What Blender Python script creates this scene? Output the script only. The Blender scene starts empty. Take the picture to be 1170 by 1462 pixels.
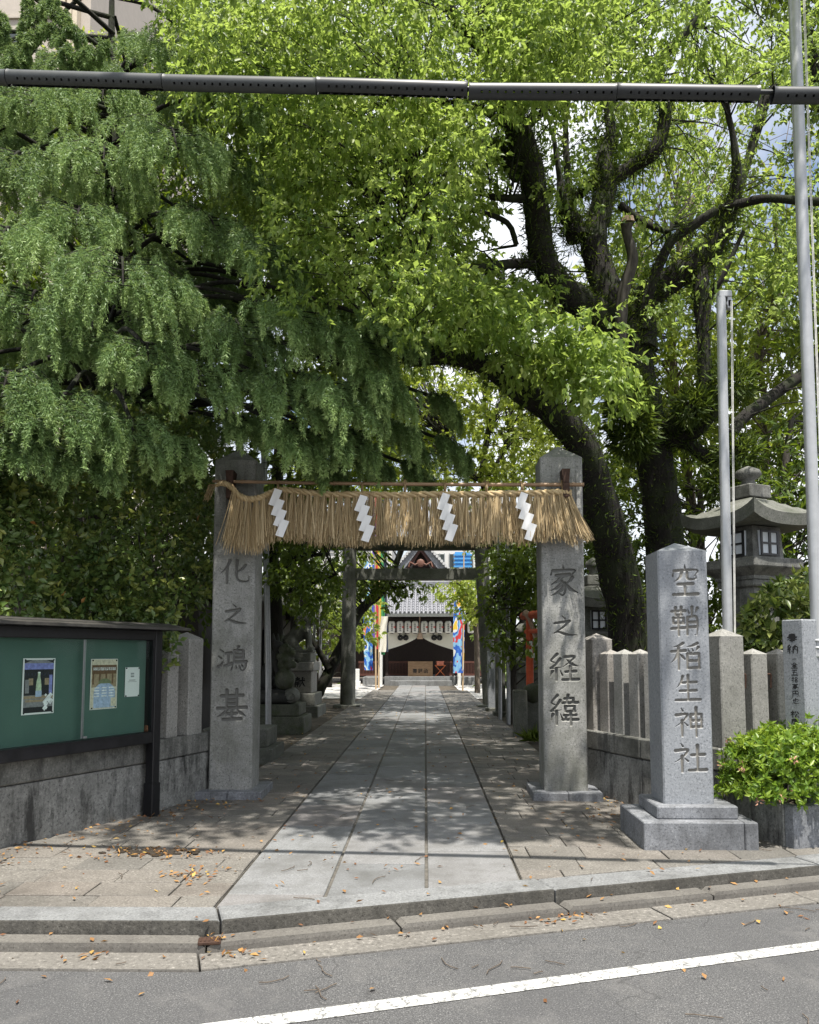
import bpy, math, random
import numpy as np
from mathutils import Vector, Matrix, noise as mnoise

random.seed(7)
rng = np.random.default_rng(11)
R = math.radians
C = bpy.context.scene.collection
SC = bpy.context.scene

# ------------------------------------------------------------------ camera, world, sun, exposure
F, CX, CY, CAM_H = 1160.0, 585.0, 835.0, 1.45
YAW, PITCH = R(1.11), R(4.88)
cam = bpy.data.cameras.new('camera')
cam.sensor_fit = 'HORIZONTAL'
cam.sensor_width = 36
cam.lens = 36 * F / 1170
cam.shift_y = (CY - 731) / 1170
cam.clip_start = .05
cam.clip_end = 900
camo = bpy.data.objects.new('camera', cam)
C.objects.link(camo)
camo.location = (0, 0, CAM_H)
camo.rotation_euler = (R(90) + PITCH, 0, YAW)
SC.camera = camo

SUN_EL, SUN_AZ = R(71), R(166)          # azimuth clockwise from +Y (the approach axis)
SUN = Vector((math.sin(SUN_AZ) * math.cos(SUN_EL), math.cos(SUN_AZ) * math.cos(SUN_EL), math.sin(SUN_EL)))
world = bpy.data.worlds.new('World')
SC.world = world
world.use_nodes = True
wn = world.node_tree
wn.nodes.clear()
sky = wn.nodes.new('ShaderNodeTexSky')
sky.sky_type = 'NISHITA'
sky.sun_disc = False
sky.sun_elevation = SUN_EL
sky.sun_rotation = SUN_AZ
sky.air_density = 1.0
sky.dust_density = 2.0
tc = wn.nodes.new('ShaderNodeTexCoord')
cl = wn.nodes.new('ShaderNodeTexNoise')
cl.inputs['Scale'].default_value = 3.2
cl.inputs['Detail'].default_value = 7
cl.inputs['Roughness'].default_value = .55
wn.links.new(tc.outputs['Generated'], cl.inputs['Vector'])
cr = wn.nodes.new('ShaderNodeValToRGB')
cr.color_ramp.elements[0].position = .36
cr.color_ramp.elements[1].position = .54
wn.links.new(cl.outputs['Fac'], cr.inputs['Fac'])
wm = wn.nodes.new('ShaderNodeMix')
wm.data_type = 'RGBA'
wm.inputs[7].default_value = (6.6, 6.8, 7.1, 1)
wn.links.new(cr.outputs['Color'], wm.inputs[0])
wn.links.new(sky.outputs['Color'], wm.inputs[6])
bg = wn.nodes.new('ShaderNodeBackground')
bg.inputs['Strength'].default_value = .11
wo = wn.nodes.new('ShaderNodeOutputWorld')
wn.links.new(wm.outputs[2], bg.inputs['Color'])
wn.links.new(bg.outputs[0], wo.inputs['Surface'])

sl = bpy.data.lights.new('sun', 'SUN')
sl.energy = 5.0
sl.angle = R(.53)
sl.color = (1, .95, .87)
so = bpy.data.objects.new('sun', sl)
C.objects.link(so)
so.rotation_euler = (-SUN).to_track_quat('-Z', 'Y').to_euler()
so.location = SUN * 40
SC.view_settings.view_transform = 'Standard'
SC.view_settings.look = 'None'
SC.view_settings.gamma = 1
SC.view_settings.use_curve_mapping = False
SC.view_settings.exposure = .78
SC.cycles.use_denoising = True
SC.cycles.denoising_prefilter = 'NONE'
SC.cycles.max_bounces = 8
SC.cycles.diffuse_bounces = 4
SC.cycles.transparent_max_bounces = 8
SC.cycles.sample_clamp_indirect = 4

# ------------------------------------------------------------------ photo pixel -> place
_rot = Matrix.Rotation(YAW, 3, 'Z') @ Matrix.Rotation(R(90) + PITCH, 3, 'X')
CAM = Vector((0, 0, CAM_H))


def ray(px, py):
    return _rot @ Vector(((px - CX) / F, -(py - CY) / F, -1))


def at(px, py, Y):
    d = ray(px, py)
    return CAM + d * (Y / d.y)


def gp(px, py, z=0.0):
    d = ray(px, py)
    return CAM + d * ((z - CAM_H) / d.z)


# ------------------------------------------------------------------ mesh helpers
class MB:
    def __init__(s):
        s.v, s.f, s.m, s.sm = [], [], [], []

    def add(s, vs, fs, m=0, smooth=False, M=None):
        o = len(s.v)
        if M is not None:
            vs = [M @ Vector(v) for v in vs]
        s.v.extend(tuple(v) for v in vs)
        for f in fs:
            s.f.append(tuple(i + o for i in f))
            s.m.append(m)
            s.sm.append(smooth)
        return s

    def box(s, x0, y0, z0, x1, y1, z1, c=0.0, m=0, M=None):
        if c <= 0:
            vs = [(x, y, z) for z in (z0, z1) for y in (y0, y1) for x in (x0, x1)]
            return s.add(vs, [(0, 2, 3, 1), (4, 5, 7, 6), (0, 1, 5, 4), (2, 6, 7, 3), (0, 4, 6, 2), (1, 3, 7, 5)], m, M=M)
        c = min(c, (x1 - x0) * .45, (y1 - y0) * .45, (z1 - z0) * .45)
        ring = lambda a, b, cx, cy, z: [(a + cx, b + 0, z)]

        def oct8(i, z):
            return [(x0 + i + c, y0 + i, z), (x1 - i - c, y0 + i, z), (x1 - i, y0 + i + c, z), (x1 - i, y1 - i - c, z),
                    (x1 - i - c, y1 - i, z), (x0 + i + c, y1 - i, z), (x0 + i, y1 - i - c, z), (x0 + i, y0 + i + c, z)]
        vs = oct8(c * .7, z0) + oct8(0, z0 + c) + oct8(0, z1 - c) + oct8(c * .7, z1)
        fs = [tuple(range(7, -1, -1)), tuple(range(24, 32))]
        for k in range(3):
            for i in range(8):
                j = (i + 1) % 8
                fs.append((k * 8 + i, k * 8 + j, k * 8 + 8 + j, k * 8 + 8 + i))
        return s.add(vs, fs, m, M=M)

    def prism(s, poly, z0, z1, c=0.0, m=0, M=None, dz=None):
        """vertical prism over a convex ccw polygon, its top edge chamfered by c"""
        n = len(poly)
        cx = sum(p[0] for p in poly) / n
        cy = sum(p[1] for p in poly) / n
        dz = dz or [0] * n

        def inset(p, d):
            if d <= 0:
                return p
            L = math.hypot(p[0] - cx, p[1] - cy) or 1
            k = max(0, 1 - d * 1.3 / L)
            return (cx + (p[0] - cx) * k, cy + (p[1] - cy) * k)
        vs = [(p[0], p[1], z0) for p in poly] + [(p[0], p[1], z1 - c + dz[i]) for i, p in enumerate(poly)]
        fs = [tuple(range(n - 1, -1, -1))]
        for i in range(n):
            j = (i + 1) % n
            fs.append((i, j, n + j, n + i))
        if c > 0:
            vs += [(*inset(p, c), z1 + dz[i]) for i, p in enumerate(poly)]
            for i in range(n):
                j = (i + 1) % n
                fs.append((n + i, n + j, 2 * n + j, 2 * n + i))
            fs.append(tuple(range(2 * n, 3 * n)))
        else:
            fs.append(tuple(range(n, 2 * n)))
        return s.add(vs, fs, m, M=M)

    def tube(s, pts, rad, n=8, m=0, smooth=True, cap=True, M=None, jit=0.0):
        pts = [Vector(p) for p in pts]
        k = len(pts)
        if not hasattr(rad, '__len__'):
            rad = [rad] * k
        t0 = (pts[1] - pts[0]).normalized()
        a = t0.orthogonal().normalized()
        vs = []
        for i in range(k):
            t = (pts[min(i + 1, k - 1)] - pts[max(i - 1, 0)]).normalized()
            a = (a - t * a.dot(t))
            a = a.normalized() if a.length > 1e-6 else t.orthogonal().normalized()
            b = t.cross(a)
            for j in range(n):
                th = 2 * math.pi * j / n
                r = rad[i] * (1 + (random.uniform(-jit, jit) if jit else 0))
                vs.append(pts[i] + (a * math.cos(th) + b * math.sin(th)) * r)
        fs = []
        for i in range(k - 1):
            for j in range(n):
                q = (j + 1) % n
                fs.append((i * n + j, i * n + q, (i + 1) * n + q, (i + 1) * n + j))
        s.add(vs, fs, m, smooth, M)
        if cap:
            s.add([vs[j] for j in range(n)], [tuple(range(n - 1, -1, -1))], m, False, M)
            s.add([vs[(k - 1) * n + j] for j in range(n)], [tuple(range(n))], m, False, M)
        return s

    def lathe(s, prof, n=16, m=0, smooth=True, M=None, sq=0.0, rot=0.0):
        """prof: (radius, z) from bottom to top; sq>0 turns circles to squarish rings"""
        vs = []
        for r, z in prof:
            for j in range(n):
                th = 2 * math.pi * j / n + rot
                c, q = math.cos(th), math.sin(th)
                k = 1.0
                if sq:
                    k = (1 - sq) + sq / max(abs(math.cos(th - rot)), abs(math.sin(th - rot)))
                vs.append((r * c * k, r * q * k, z))
        fs = []
        for i in range(len(prof) - 1):
            for j in range(n):
                q = (j + 1) % n
                fs.append((i * n + j, i * n + q, (i + 1) * n + q, (i + 1) * n + j))
        fs.append(tuple(range(n - 1, -1, -1)))
        fs.append(tuple((len(prof) - 1) * n + j for j in range(n)))
        return s.add(vs, fs, m, smooth, M)

    def ball(s, c, r, n=10, m=0, M=None, jit=0.0):
        rx, ry, rz = r if hasattr(r, '__len__') else (r, r, r)
        k = max(4, n // 2 + 1)
        vs, fs = [], []
        for i in range(k + 1):
            ph = math.pi * i / k
            for j in range(n):
                th = 2 * math.pi * j / n
                q = 1 + (random.uniform(-jit, jit) if jit else 0)
                vs.append((c[0] + rx * q * math.sin(ph) * math.cos(th), c[1] + ry * q * math.sin(ph) * math.sin(th), c[2] - rz * q * math.cos(ph)))
        for i in range(k):
            for j in range(n):
                q = (j + 1) % n
                fs.append((i * n + j, i * n + q, (i + 1) * n + q, (i + 1) * n + j))
        return s.add(vs, fs, m, True, M)


def link(o, parent=None):
    C.objects.link(o)
    if parent is not None:
        o.parent = parent
    return o


def tag(o, label=None, cat=None, group=None, kind=None):
    for k, v in (('label', label), ('category', cat), ('group', group), ('kind', kind)):
        if v:
            o[k] = v
    return o


def thing(name, label, cat, loc=(0, 0, 0), rz=0.0, group=None):
    o = bpy.data.objects.new(name, None)
    o.empty_display_size = .2
    o.location = loc
    o.rotation_euler = (0, 0, rz)
    return tag(link(o), label, cat, group)


def make_mesh(name, mb, mats):
    me = bpy.data.meshes.new(name)
    me.from_pydata(mb.v, [], mb.f)
    for m in (mats if isinstance(mats, (list, tuple)) else [mats]):
        me.materials.append(m)
    me.polygons.foreach_set('material_index', mb.m)
    me.polygons.foreach_set('use_smooth', mb.sm)
    me.update()
    return me


def obj(name, mb, mats, parent=None, world=False, label=None, cat=None, group=None, kind=None):
    """one mesh object; world=True: the vertices are in world space and the parent is unrotated"""
    o = bpy.data.objects.new(name, make_mesh(name, mb, mats))
    link(o, parent)
    if world and parent is not None:
        off = Vector(parent.location)
        p = parent.parent
        while p is not None:
            off += Vector(p.location)
            p = p.parent
        o.location = -off
    return tag(o, label, cat, group, kind)


def put(name, mesh, parent=None, loc=(0, 0, 0), rz=0.0):
    o = bpy.data.objects.new(name, mesh)
    o.location = loc
    o.rotation_euler = (0, 0, rz)
    return link(o, parent)


def copy_tree(o, parent=None):
    c = o.copy()
    C.objects.link(c)
    c.parent = parent
    for ch in list(o.children):
        copy_tree(ch, c)
    return c


def arr_mesh(name, V, Fa, mats, parent=None, attr=None, smooth=False, off=None, **tags):
    V = np.asarray(V, np.float32)
    if off is not None:
        V = V - np.asarray(off, np.float32)
    Fa = np.asarray(Fa, np.int32)
    k = Fa.shape[1]
    me = bpy.data.meshes.new(name)
    me.vertices.add(len(V))
    me.vertices.foreach_set('co', V.ravel())
    me.loops.add(Fa.size)
    me.loops.foreach_set('vertex_index', Fa.ravel())
    me.polygons.add(len(Fa))
    me.polygons.foreach_set('loop_start', np.arange(0, Fa.size, k, dtype=np.int32))
    me.polygons.foreach_set('loop_total', np.full(len(Fa), k, np.int32))
    me.materials.append(mats)
    if attr is not None:
        for an, av in attr.items():
            a = me.attributes.new(an, 'FLOAT', 'POINT')
            a.data.foreach_set('value', np.asarray(av, np.float32))
    me.update(calc_edges=True)
    if smooth:
        me.polygons.foreach_set('use_smooth', np.ones(len(Fa), bool))
    o = bpy.data.objects.new(name, me)
    link(o, parent)
    return tag(o, **tags)


def nrmz(a):
    return a / np.maximum(np.linalg.norm(a, axis=-1, keepdims=True), 1e-9)


def leaf_arrays(base, axis, nrm, L, W, tint, fold=.25, droop=.15):
    axis = nrmz(axis)
    side = nrmz(np.cross(axis, nrm))
    up = np.cross(side, axis)
    L = np.asarray(L)[:, None]
    W = np.asarray(W)[:, None]
    mid = base + axis * L * .45
    V = np.stack([base, mid + side * W * .5 + up * W * fold, base + axis * L - up * L * droop, mid - side * W * .5 + up * W * fold], 1)
    n = len(base)
    i = np.arange(n)[:, None] * 4
    Fa = np.concatenate([i + np.array([[0, 1, 2]]), i + np.array([[0, 2, 3]])], 0)
    return V.reshape(-1, 3), Fa, np.repeat(tint, 4)


def in_poly(px, py, poly):
    x, y = np.asarray(px), np.asarray(py)
    r = np.zeros(x.shape, bool)
    n = len(poly)
    for i in range(n):
        x0, y0 = poly[i]
        x1, y1 = poly[(i + 1) % n]
        c = ((y0 > y) != (y1 > y)) & (x < (x1 - x0) * (y - y0) / ((y1 - y0) or 1e-9) + x0)
        r ^= c
    return r


def at_np(px, py, Y):
    m = np.array(_rot)
    d = np.stack([(px - CX) / F, -(py - CY) / F, -np.ones_like(px)], -1) @ m.T
    return np.array(CAM) + d * (Y / d[:, 1])[:, None]


def catmull(pts, k=6):
    """pts: list of tuples; returns a smooth resampling"""
    P = [np.array(p, float) for p in pts]
    P = [2 * P[0] - P[1]] + P + [2 * P[-1] - P[-2]]
    out = []
    for i in range(1, len(P) - 2):
        for j in range(k):
            t = j / k
            a, b, c, d = P[i - 1], P[i], P[i + 1], P[i + 2]
            out.append(.5 * (2 * b + (c - a) * t + (2 * a - 5 * b + 4 * c - d) * t * t + (3 * b - a - 3 * c + d) * t ** 3))
    out.append(P[-2])
    return out


# ------------------------------------------------------------------ materials
class NT:
    def __init__(s, name):
        s.mat = bpy.data.materials.new(name)
        s.mat.use_nodes = True
        s.t = s.mat.node_tree
        s.t.nodes.clear()
        s.out = s.t.nodes.new('ShaderNodeOutputMaterial')

    def n(s, typ, ins=None, **kw):
        nd = s.t.nodes.new('ShaderNode' + typ)
        for k, v in kw.items():
            setattr(nd, k, v)
        for k, v in (ins or {}).items():
            sock = nd.inputs[k]
            if isinstance(v, bpy.types.NodeSocket):
                s.t.links.new(v, sock)
            elif isinstance(v, tuple) and len(v) == 3 and sock.type == 'RGBA':
                sock.default_value = (*v, 1)
            else:
                sock.default_value = v
        return nd

    def pos(s):
        return s.n('NewGeometry').outputs['Position']

    def noise(s, scale, vec=None, detail=3, rough=.6, stretch=None):
        vec = vec or s.pos()
        if stretch:
            vec = s.n('VectorMath', {0: vec, 1: stretch}, operation='MULTIPLY').outputs[0]
        return s.n('TexNoise', {'Vector': vec, 'Scale': scale, 'Detail': detail, 'Roughness': rough}).outputs['Fac']

    def ramp(s, fac, *stops, interp='LINEAR'):
        r = s.n('ValToRGB', {'Fac': fac})
        e = r.color_ramp
        e.interpolation = interp
        while len(e.elements) < len(stops):
            e.elements.new(.5)
        for el, (p, c) in zip(e.elements, stops):
            el.position = p
            el.color = (*c, 1) if hasattr(c, '__len__') else (c, c, c, 1)
        return r.outputs['Color']

    def mix(s, fac, a, b, blend='MIX'):
        m = s.n('Mix', {0: fac, 6: a, 7: b}, data_type='RGBA', blend_type=blend)
        return m.outputs[2]

    def math(s, op, a, b=0.0):
        return s.n('Math', {0: a, 1: b}, operation=op).outputs[0]

    def bump(s, h, strength=.3, dist=.005):
        return s.n('Bump', {'Height': h, 'Strength': strength, 'Distance': dist}).outputs['Normal']

    def done(s, col, rough=.7, normal=None, metal=0.0, spec=.5, **kw):
        ins = {'Base Color': col, 'Roughness': rough, 'Metallic': metal, 'Specular IOR Level': spec}
        ins.update(kw)
        if normal is not None:
            ins['Normal'] = normal
        b = s.n('BsdfPrincipled', ins)
        s.t.links.new(b.outputs[0], s.out.inputs['Surface'])
        return s.mat


def granite(name, dark, mid, light, rough=.75, each=0.0, stain=(.06, .06, .05), stain_amt=.35, drip=0.0, moss=0.0, carve=None, grain=95, bump=.35):
    t = NT(name)
    p = t.pos()
    g = t.noise(grain * .62, p, 3, .8)
    col = t.ramp(g, (.33, dark), (.46, mid), (.57, mid), (.69, light))
    g2 = t.noise(grain * 2.6, p, 1, .5)
    col = t.mix(t.ramp(g2, (.60, 0), (.72, .55)), col, dark)
    big = t.noise(1.7, p, 5, .65)
    col = t.mix(t.math('MULTIPLY', t.ramp(big, (.45, 0), (.72, 1)), stain_amt), col, stain)
    fine = t.noise(11, p, 4, .7)
    col = t.mix(t.math('MULTIPLY', t.ramp(fine, (.50, 0), (.75, 1)), stain_amt * .6), col, stain)
    if drip:
        d = t.math('ADD', t.math('MULTIPLY', t.noise(1, p, 6, .75, stretch=(7, 7, 1.3)), .6), t.math('MULTIPLY', t.noise(2.3, p, 6, .75), .4))
        col = t.mix(t.math('MULTIPLY', t.ramp(d, (.475, 0), (.60, 1)), drip), col, (.018, .018, .017))
    if moss:
        d = t.noise(3.2, p, 5, .7)
        col = t.mix(t.math('MULTIPLY', t.ramp(d, (.46, 0), (.62, 1)), moss), col, (.035, .05, .012))
    if each:                                            # stones of one lot are never quite the same shade
        rv = t.n('ObjectInfo').outputs['Random']
        col = t.mix(1.0, col, t.ramp(rv, (0, (1 - each,) * 3), (.5, (1, 1, 1)), (1, (1.0, 1 - each * .35, 1 - each * .5))), 'MULTIPLY')
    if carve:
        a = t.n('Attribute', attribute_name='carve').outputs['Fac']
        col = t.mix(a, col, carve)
    h = t.math('ADD', g, t.math('MULTIPLY', fine, 1.4))
    return t.done(col, rough, t.bump(h, bump, .004))


def plain(name, col, rough=.6, metal=0.0, vary=.25, scale=14, bump=.0, spec=.5):
    t = NT(name)
    n = t.noise(scale, None, 4, .65)
    d = tuple(c * (1 - vary) for c in col)
    l = tuple(min(1, c * (1 + vary)) for c in col)
    c = t.ramp(n, (.3, d), (.7, l))
    return t.done(c, rough, t.bump(n, bump, .004) if bump else None, metal, spec)


def leafmat(name, a, b, c, trans, tw=.4, rough=.42, spec=.45):
    t = NT(name)
    at_ = t.n('Attribute', attribute_name='tint').outputs['Fac']
    col = t.ramp(at_, (.0, a), (.5, b), (1.0, c))
    bs = t.n('BsdfPrincipled', {'Base Color': col, 'Roughness': rough, 'Specular IOR Level': spec})
    tcol = t.mix(.65, col, trans)
    tr = t.n('BsdfTranslucent', {'Color': tcol})
    mx = t.n('MixShader', {0: tw, 1: bs.outputs[0], 2: tr.outputs[0]})
    t.t.links.new(mx.outputs[0], t.out.inputs['Surface'])
    return t.mat


def wood(name, dark, light, axis=(20, 20, 1.5), rough=.7):
    t = NT(name)
    n = t.noise(3, None, 5, .65, stretch=axis)
    return t.done(t.ramp(n, (.3, dark), (.7, light)), rough, t.bump(n, .3, .004))


M = {}
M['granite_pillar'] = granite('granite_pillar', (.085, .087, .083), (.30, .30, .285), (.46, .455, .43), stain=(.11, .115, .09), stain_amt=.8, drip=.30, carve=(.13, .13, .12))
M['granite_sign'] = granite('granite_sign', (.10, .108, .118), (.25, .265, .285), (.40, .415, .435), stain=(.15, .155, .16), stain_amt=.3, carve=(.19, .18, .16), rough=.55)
M['granite_base'] = granite('granite_base', (.08, .085, .09), (.22, .23, .25), (.38, .39, .40), stain=(.05, .052, .055), stain_amt=.8, drip=.3)
M['granite_post'] = granite('granite_post', dark=(.09, .09, .085), mid=(.31, .305, .285), light=(.48, .47, .43), each=.14, stain=(.10, .10, .085), stain_amt=.5)
M['granite_wall'] = granite('granite_wall', (.08, .08, .077), (.27, .27, .255), (.44, .435, .41), stain=(.05, .052, .047), stain_amt=.6, drip=.9, grain=70, bump=.6)
M['granite_coping'] = granite('granite_coping', (.07, .07, .066), (.20, .20, .185), (.34, .33, .30), stain=(.035, .037, .03), stain_amt=.9, drip=.7)
M['stone_old'] = granite('stone_old', (.05, .052, .046), (.15, .152, .135), (.27, .265, .235), stain=(.04, .045, .03), stain_amt=.8, moss=.25)
M['stone_mossy'] = granite('stone_mossy', (.03, .032, .026), (.09, .095, .07), (.17, .17, .13), stain=(.02, .024, .014), stain_amt=.9, moss=.8)
M['stone_dark'] = granite('stone_dark', (.012, .012, .012), (.03, .03, .028), (.06, .06, .055), stain_amt=.5)
M['slab'] = granite('path_slab', (.10, .104, .107), (.20, .205, .208), (.33, .335, .335), stain=(.10, .10, .095), stain_amt=.9, each=.22, grain=120, bump=.2)
M['paver'] = granite('paver_stone', (.07, .065, .056), (.175, .164, .146), (.38, .36, .325), stain=(.085, .078, .068), stain_amt=.8, each=.14, grain=105, bump=.7)
M['paver_grey'] = granite('paver_stone_grey', (.06, .057, .05), (.15, .142, .128), (.32, .305, .275), stain=(.07, .066, .057), stain_amt=.7, each=.14, grain=105, bump=.7)
M['kerb'] = granite('kerb_stone', (.09, .094, .098), (.205, .21, .212), (.34, .345, .345), stain=(.07, .07, .065), stain_amt=.55, drip=.35, grain=110)
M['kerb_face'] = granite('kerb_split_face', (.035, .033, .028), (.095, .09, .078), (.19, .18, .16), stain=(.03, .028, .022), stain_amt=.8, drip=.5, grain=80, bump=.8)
M['kerb_low'] = granite('low_kerb_concrete', (.065, .06, .054), (.14, .132, .118), (.22, .208, .188), stain=(.06, .055, .05), stain_amt=.6, grain=120)
M['gutter'] = granite('gutter_concrete', (.08, .075, .067), (.165, .155, .139), (.34, .32, .29), stain=(.09, .083, .073), stain_amt=.5, grain=55, bump=.6)
M['joint'] = plain('joint_mortar', (.10, .093, .08), .9, vary=.4, scale=20)
M['soil'] = plain('soil', (.075, .062, .045), .95, vary=.5, scale=9, bump=.6)
M['gravel'] = granite('court_gravel', (.22, .21, .2), (.45, .44, .42), (.62, .61, .58), stain_amt=.1, grain=40, bump=.8)
M['iron'] = plain('rusty_iron', (.055, .028, .018), .8, .2, .4, 30, .3)
M['bamboo'] = None
M['steel'] = plain('galvanised_steel', (.34, .35, .36), .38, .75, .12, 18)
M['white_pole'] = plain('silver_painted_pole', (.42, .43, .44), .38, .35, .08, 12)
M['rope_white'] = plain('white_rope', (.7, .69, .65), .8)
M['black_metal'] = plain('black_painted_frame', (.007, .007, .009), .38, .1, .4, 25)
M['roof_metal'] = plain('weathered_board_roof', (.05, .047, .042), .55, .1, .5, 12)
M['paper'] = plain('white_paper', (.78, .78, .78), .7, vary=.03)
M['ink'] = plain('black_ink', (.012, .012, .014), .7)
M['pipe'] = plain('cable_guard_plastic', (.014, .017, .019), .42, 0, .35, 16, spec=.6)
M['pipe_sunlit'] = plain('cable_guard_sunlit', (.030, .035, .035), .5, 0, .25, 16, spec=.6)  # paler copy for the left segments, their sun gloss put into the colour
M['vermilion'] = plain('vermilion_paint', (.62, .085, .018), .45, vary=.15)
M['vermilion_dark'] = plain('faded_vermilion', (.42, .07, .02), .6, vary=.3)
M['bark_brown'] = wood('brown_bark', (.06, .045, .035), (.16, .13, .10), (12, 12, 2.5), .9)
M['cut_wood'] = plain('cut_wood', (.42, .30, .22), .8)
M['dark_wood'] = wood('dark_shrine_wood', (.010, .006, .005), (.032, .016, .012), (14, 14, 2))
M['box_wood'] = wood('offertory_wood', (.20, .12, .065), (.34, .22, .13), (2, 18, 18))
M['pole_wood'] = wood('bamboo_flag_pole', (.40, .27, .15), (.56, .42, .26), (18, 18, 1))
M['old_wood'] = wood('old_house_wood', (.02, .017, .015), (.06, .05, .043), (14, 14, 2))
M['white_wall'] = plain('white_plaster', (.62, .62, .60), .8, vary=.06)
M['cream_wall'] = plain('cream_wall', (.55, .48, .37), .85, vary=.08)
M['board_white'] = plain('pale_board', (.45, .44, .42), .7, vary=.1)
M['glass_dark'] = plain('dark_glass', (.03, .04, .045), .1, vary=.1, spec=.8)
M['shoji'] = plain('lamp_paper', (.62, .66, .70), .8, vary=.05)
M['curtain'] = plain('cream_curtain', (.66, .63, .55), .85, vary=.06)
M['lantern'] = plain('lantern_paper', (.74, .72, .68), .75, vary=.05)
M['red_print'] = plain('red_print', (.55, .04, .03), .7)
M['orange'] = plain('orange_paint', (.62, .17, .06), .6)
M['roof_tile'] = plain('grey_roof_tile', (.19, .195, .215), .55, 0, .3, 6, .2)

t = NT('bamboo_culm')
n = t.noise(2, None, 5, .7, stretch=(3, 40, 40))
M['bamboo'] = t.done(t.ramp(n, (.25, (.17, .10, .055)), (.75, (.36, .235, .135))), .5)

t = NT('rice_straw')
a = t.n('Attribute', attribute_name='tint').outputs['Fac']
M['straw'] = t.done(t.ramp(a, (0, (.19, .125, .06)), (.45, (.45, .33, .17)), (1, (.64, .52, .32))), .65)

t = NT('asphalt')
p = t.pos()
g = t.noise(135, p, 3, .8)
col = t.ramp(g, (.33, (.025, .025, .026)), (.48, (.075, .075, .076)), (.58, (.10, .10, .10)), (.70, (.34, .335, .325)))
big = t.noise(.7, p, 6, .65)
col = t.mix(t.math('MULTIPLY', t.ramp(big, (.42, 0), (.62, 1)), .5), col, (.06, .06, .062))
big2 = t.noise(2.6, t.n('VectorMath', {0: p, 1: (5, 3, 1)}, operation='ADD').outputs[0], 5, .7)
col = t.mix(t.math('MULTIPLY', t.ramp(big2, (.52, 0), (.68, 1)), .4), col, (.15, .145, .14))
v = t.n('TexVoronoi', {'Vector': t.n('VectorMath', {0: p, 1: t.n('TexNoise', {'Vector': p, 'Scale': 3.0}).outputs['Color']}, operation='ADD').outputs[0], 'Scale': .55}, feature='DISTANCE_TO_EDGE').outputs['Distance']
col = t.mix(t.ramp(v, (.0, .55), (.006, 0)), col, (.03, .03, .03))
M['asphalt'] = t.done(col, .85, t.bump(g, .7, .004))

t = NT('road_paint')
p = t.pos()
g = t.noise(22, p, 6, .8)
v = t.n('TexVoronoi', {'Vector': t.n('VectorMath', {0: p, 1: t.n('TexNoise', {'Vector': p, 'Scale': 7.0}).outputs['Color']}, operation='ADD').outputs[0], 'Scale': 4.2}, feature='DISTANCE_TO_EDGE').outputs['Distance']
wear = t.math('ADD', t.ramp(g, (.47, 0), (.66, .9)), t.ramp(v, (.0, .8), (.035, 0)))
ax_ = t.n('VectorMath', {0: p, 1: (.955, .296, 0)}, operation='DOT_PRODUCT').outputs['Value']
ax_ = t.math('ADD', t.math('MULTIPLY', ax_, 8.0), t.math('MULTIPLY', t.noise(9, p, 3, .6), 1.6))
v1 = t.n('TexVoronoi', {'W': ax_, 'Scale': 1.0}, voronoi_dimensions='1D', feature='DISTANCE_TO_EDGE').outputs['Distance']
wear = t.math('ADD', wear, t.ramp(v1, (.0, .75), (.07, 0)))
M['road_paint'] = t.done(t.mix(wear, (.52, .52, .50), (.13, .13, .128)), .7, t.bump(g, .4, .003))

t = NT('camphor_bark')
n = t.noise(6, None, 6, .7, stretch=(5, 5, 1.2))
mo = t.noise(3.0, None, 4, .7)
col = t.ramp(n, (.3, (.005, .004, .0035)), (.7, (.020, .016, .012)))
M['bark'] = t.done(t.mix(t.ramp(mo, (.45, 0), (.6, .75)), col, (.022, .032, .008)), .95, t.bump(n, 1.0, .03))
M['bark_grey'] = wood('grey_bark', (.03, .026, .022), (.10, .09, .075), (9, 9, 2), .95)

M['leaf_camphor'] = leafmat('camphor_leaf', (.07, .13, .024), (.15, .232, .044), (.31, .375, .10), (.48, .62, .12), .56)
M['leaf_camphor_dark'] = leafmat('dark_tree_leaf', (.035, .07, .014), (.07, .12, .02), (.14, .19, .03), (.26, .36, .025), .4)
M['leaf_pale'] = leafmat('pale_tree_leaf', (.10, .17, .025), (.18, .25, .04), (.28, .33, .07), (.5, .58, .07), .5)
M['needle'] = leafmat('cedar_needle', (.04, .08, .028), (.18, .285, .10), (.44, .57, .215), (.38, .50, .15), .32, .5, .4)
M['leaf_hedge'] = leafmat('camellia_leaf', (.06, .115, .032), (.14, .21, .055), (.36, .38, .09), (.2, .28, .04), .22, .33, .5)
M['leaf_shrub'] = leafmat('shrub_leaf', (.045, .085, .02), (.10, .15, .035), (.24, .27, .08), (.25, .33, .05), .3, .35)
M['leaf_azalea'] = leafmat('azalea_leaf', (.08, .16, .02), (.16, .26, .028), (.28, .37, .05), (.36, .5, .04), .35, .38)
M['fern'] = leafmat('fern_blade', (.025, .05, .008), (.07, .115, .016), (.16, .21, .035), (.26, .35, .04), .35, .5)
M['fallen'] = leafmat('fallen_leaf', (.16, .07, .03), (.36, .20, .07), (.55, .38, .08), (.4, .2, .05), .15, .6)
M['petal'] = plain('faded_blossom', (.36, .19, .13), .8, vary=.3)
# ------------------------------------------------------------------ the ground
KERB = [(-14.0, 4.50), (-1.20, 4.53), (9.0, 7.85), (16.0, 10.15)]


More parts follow.
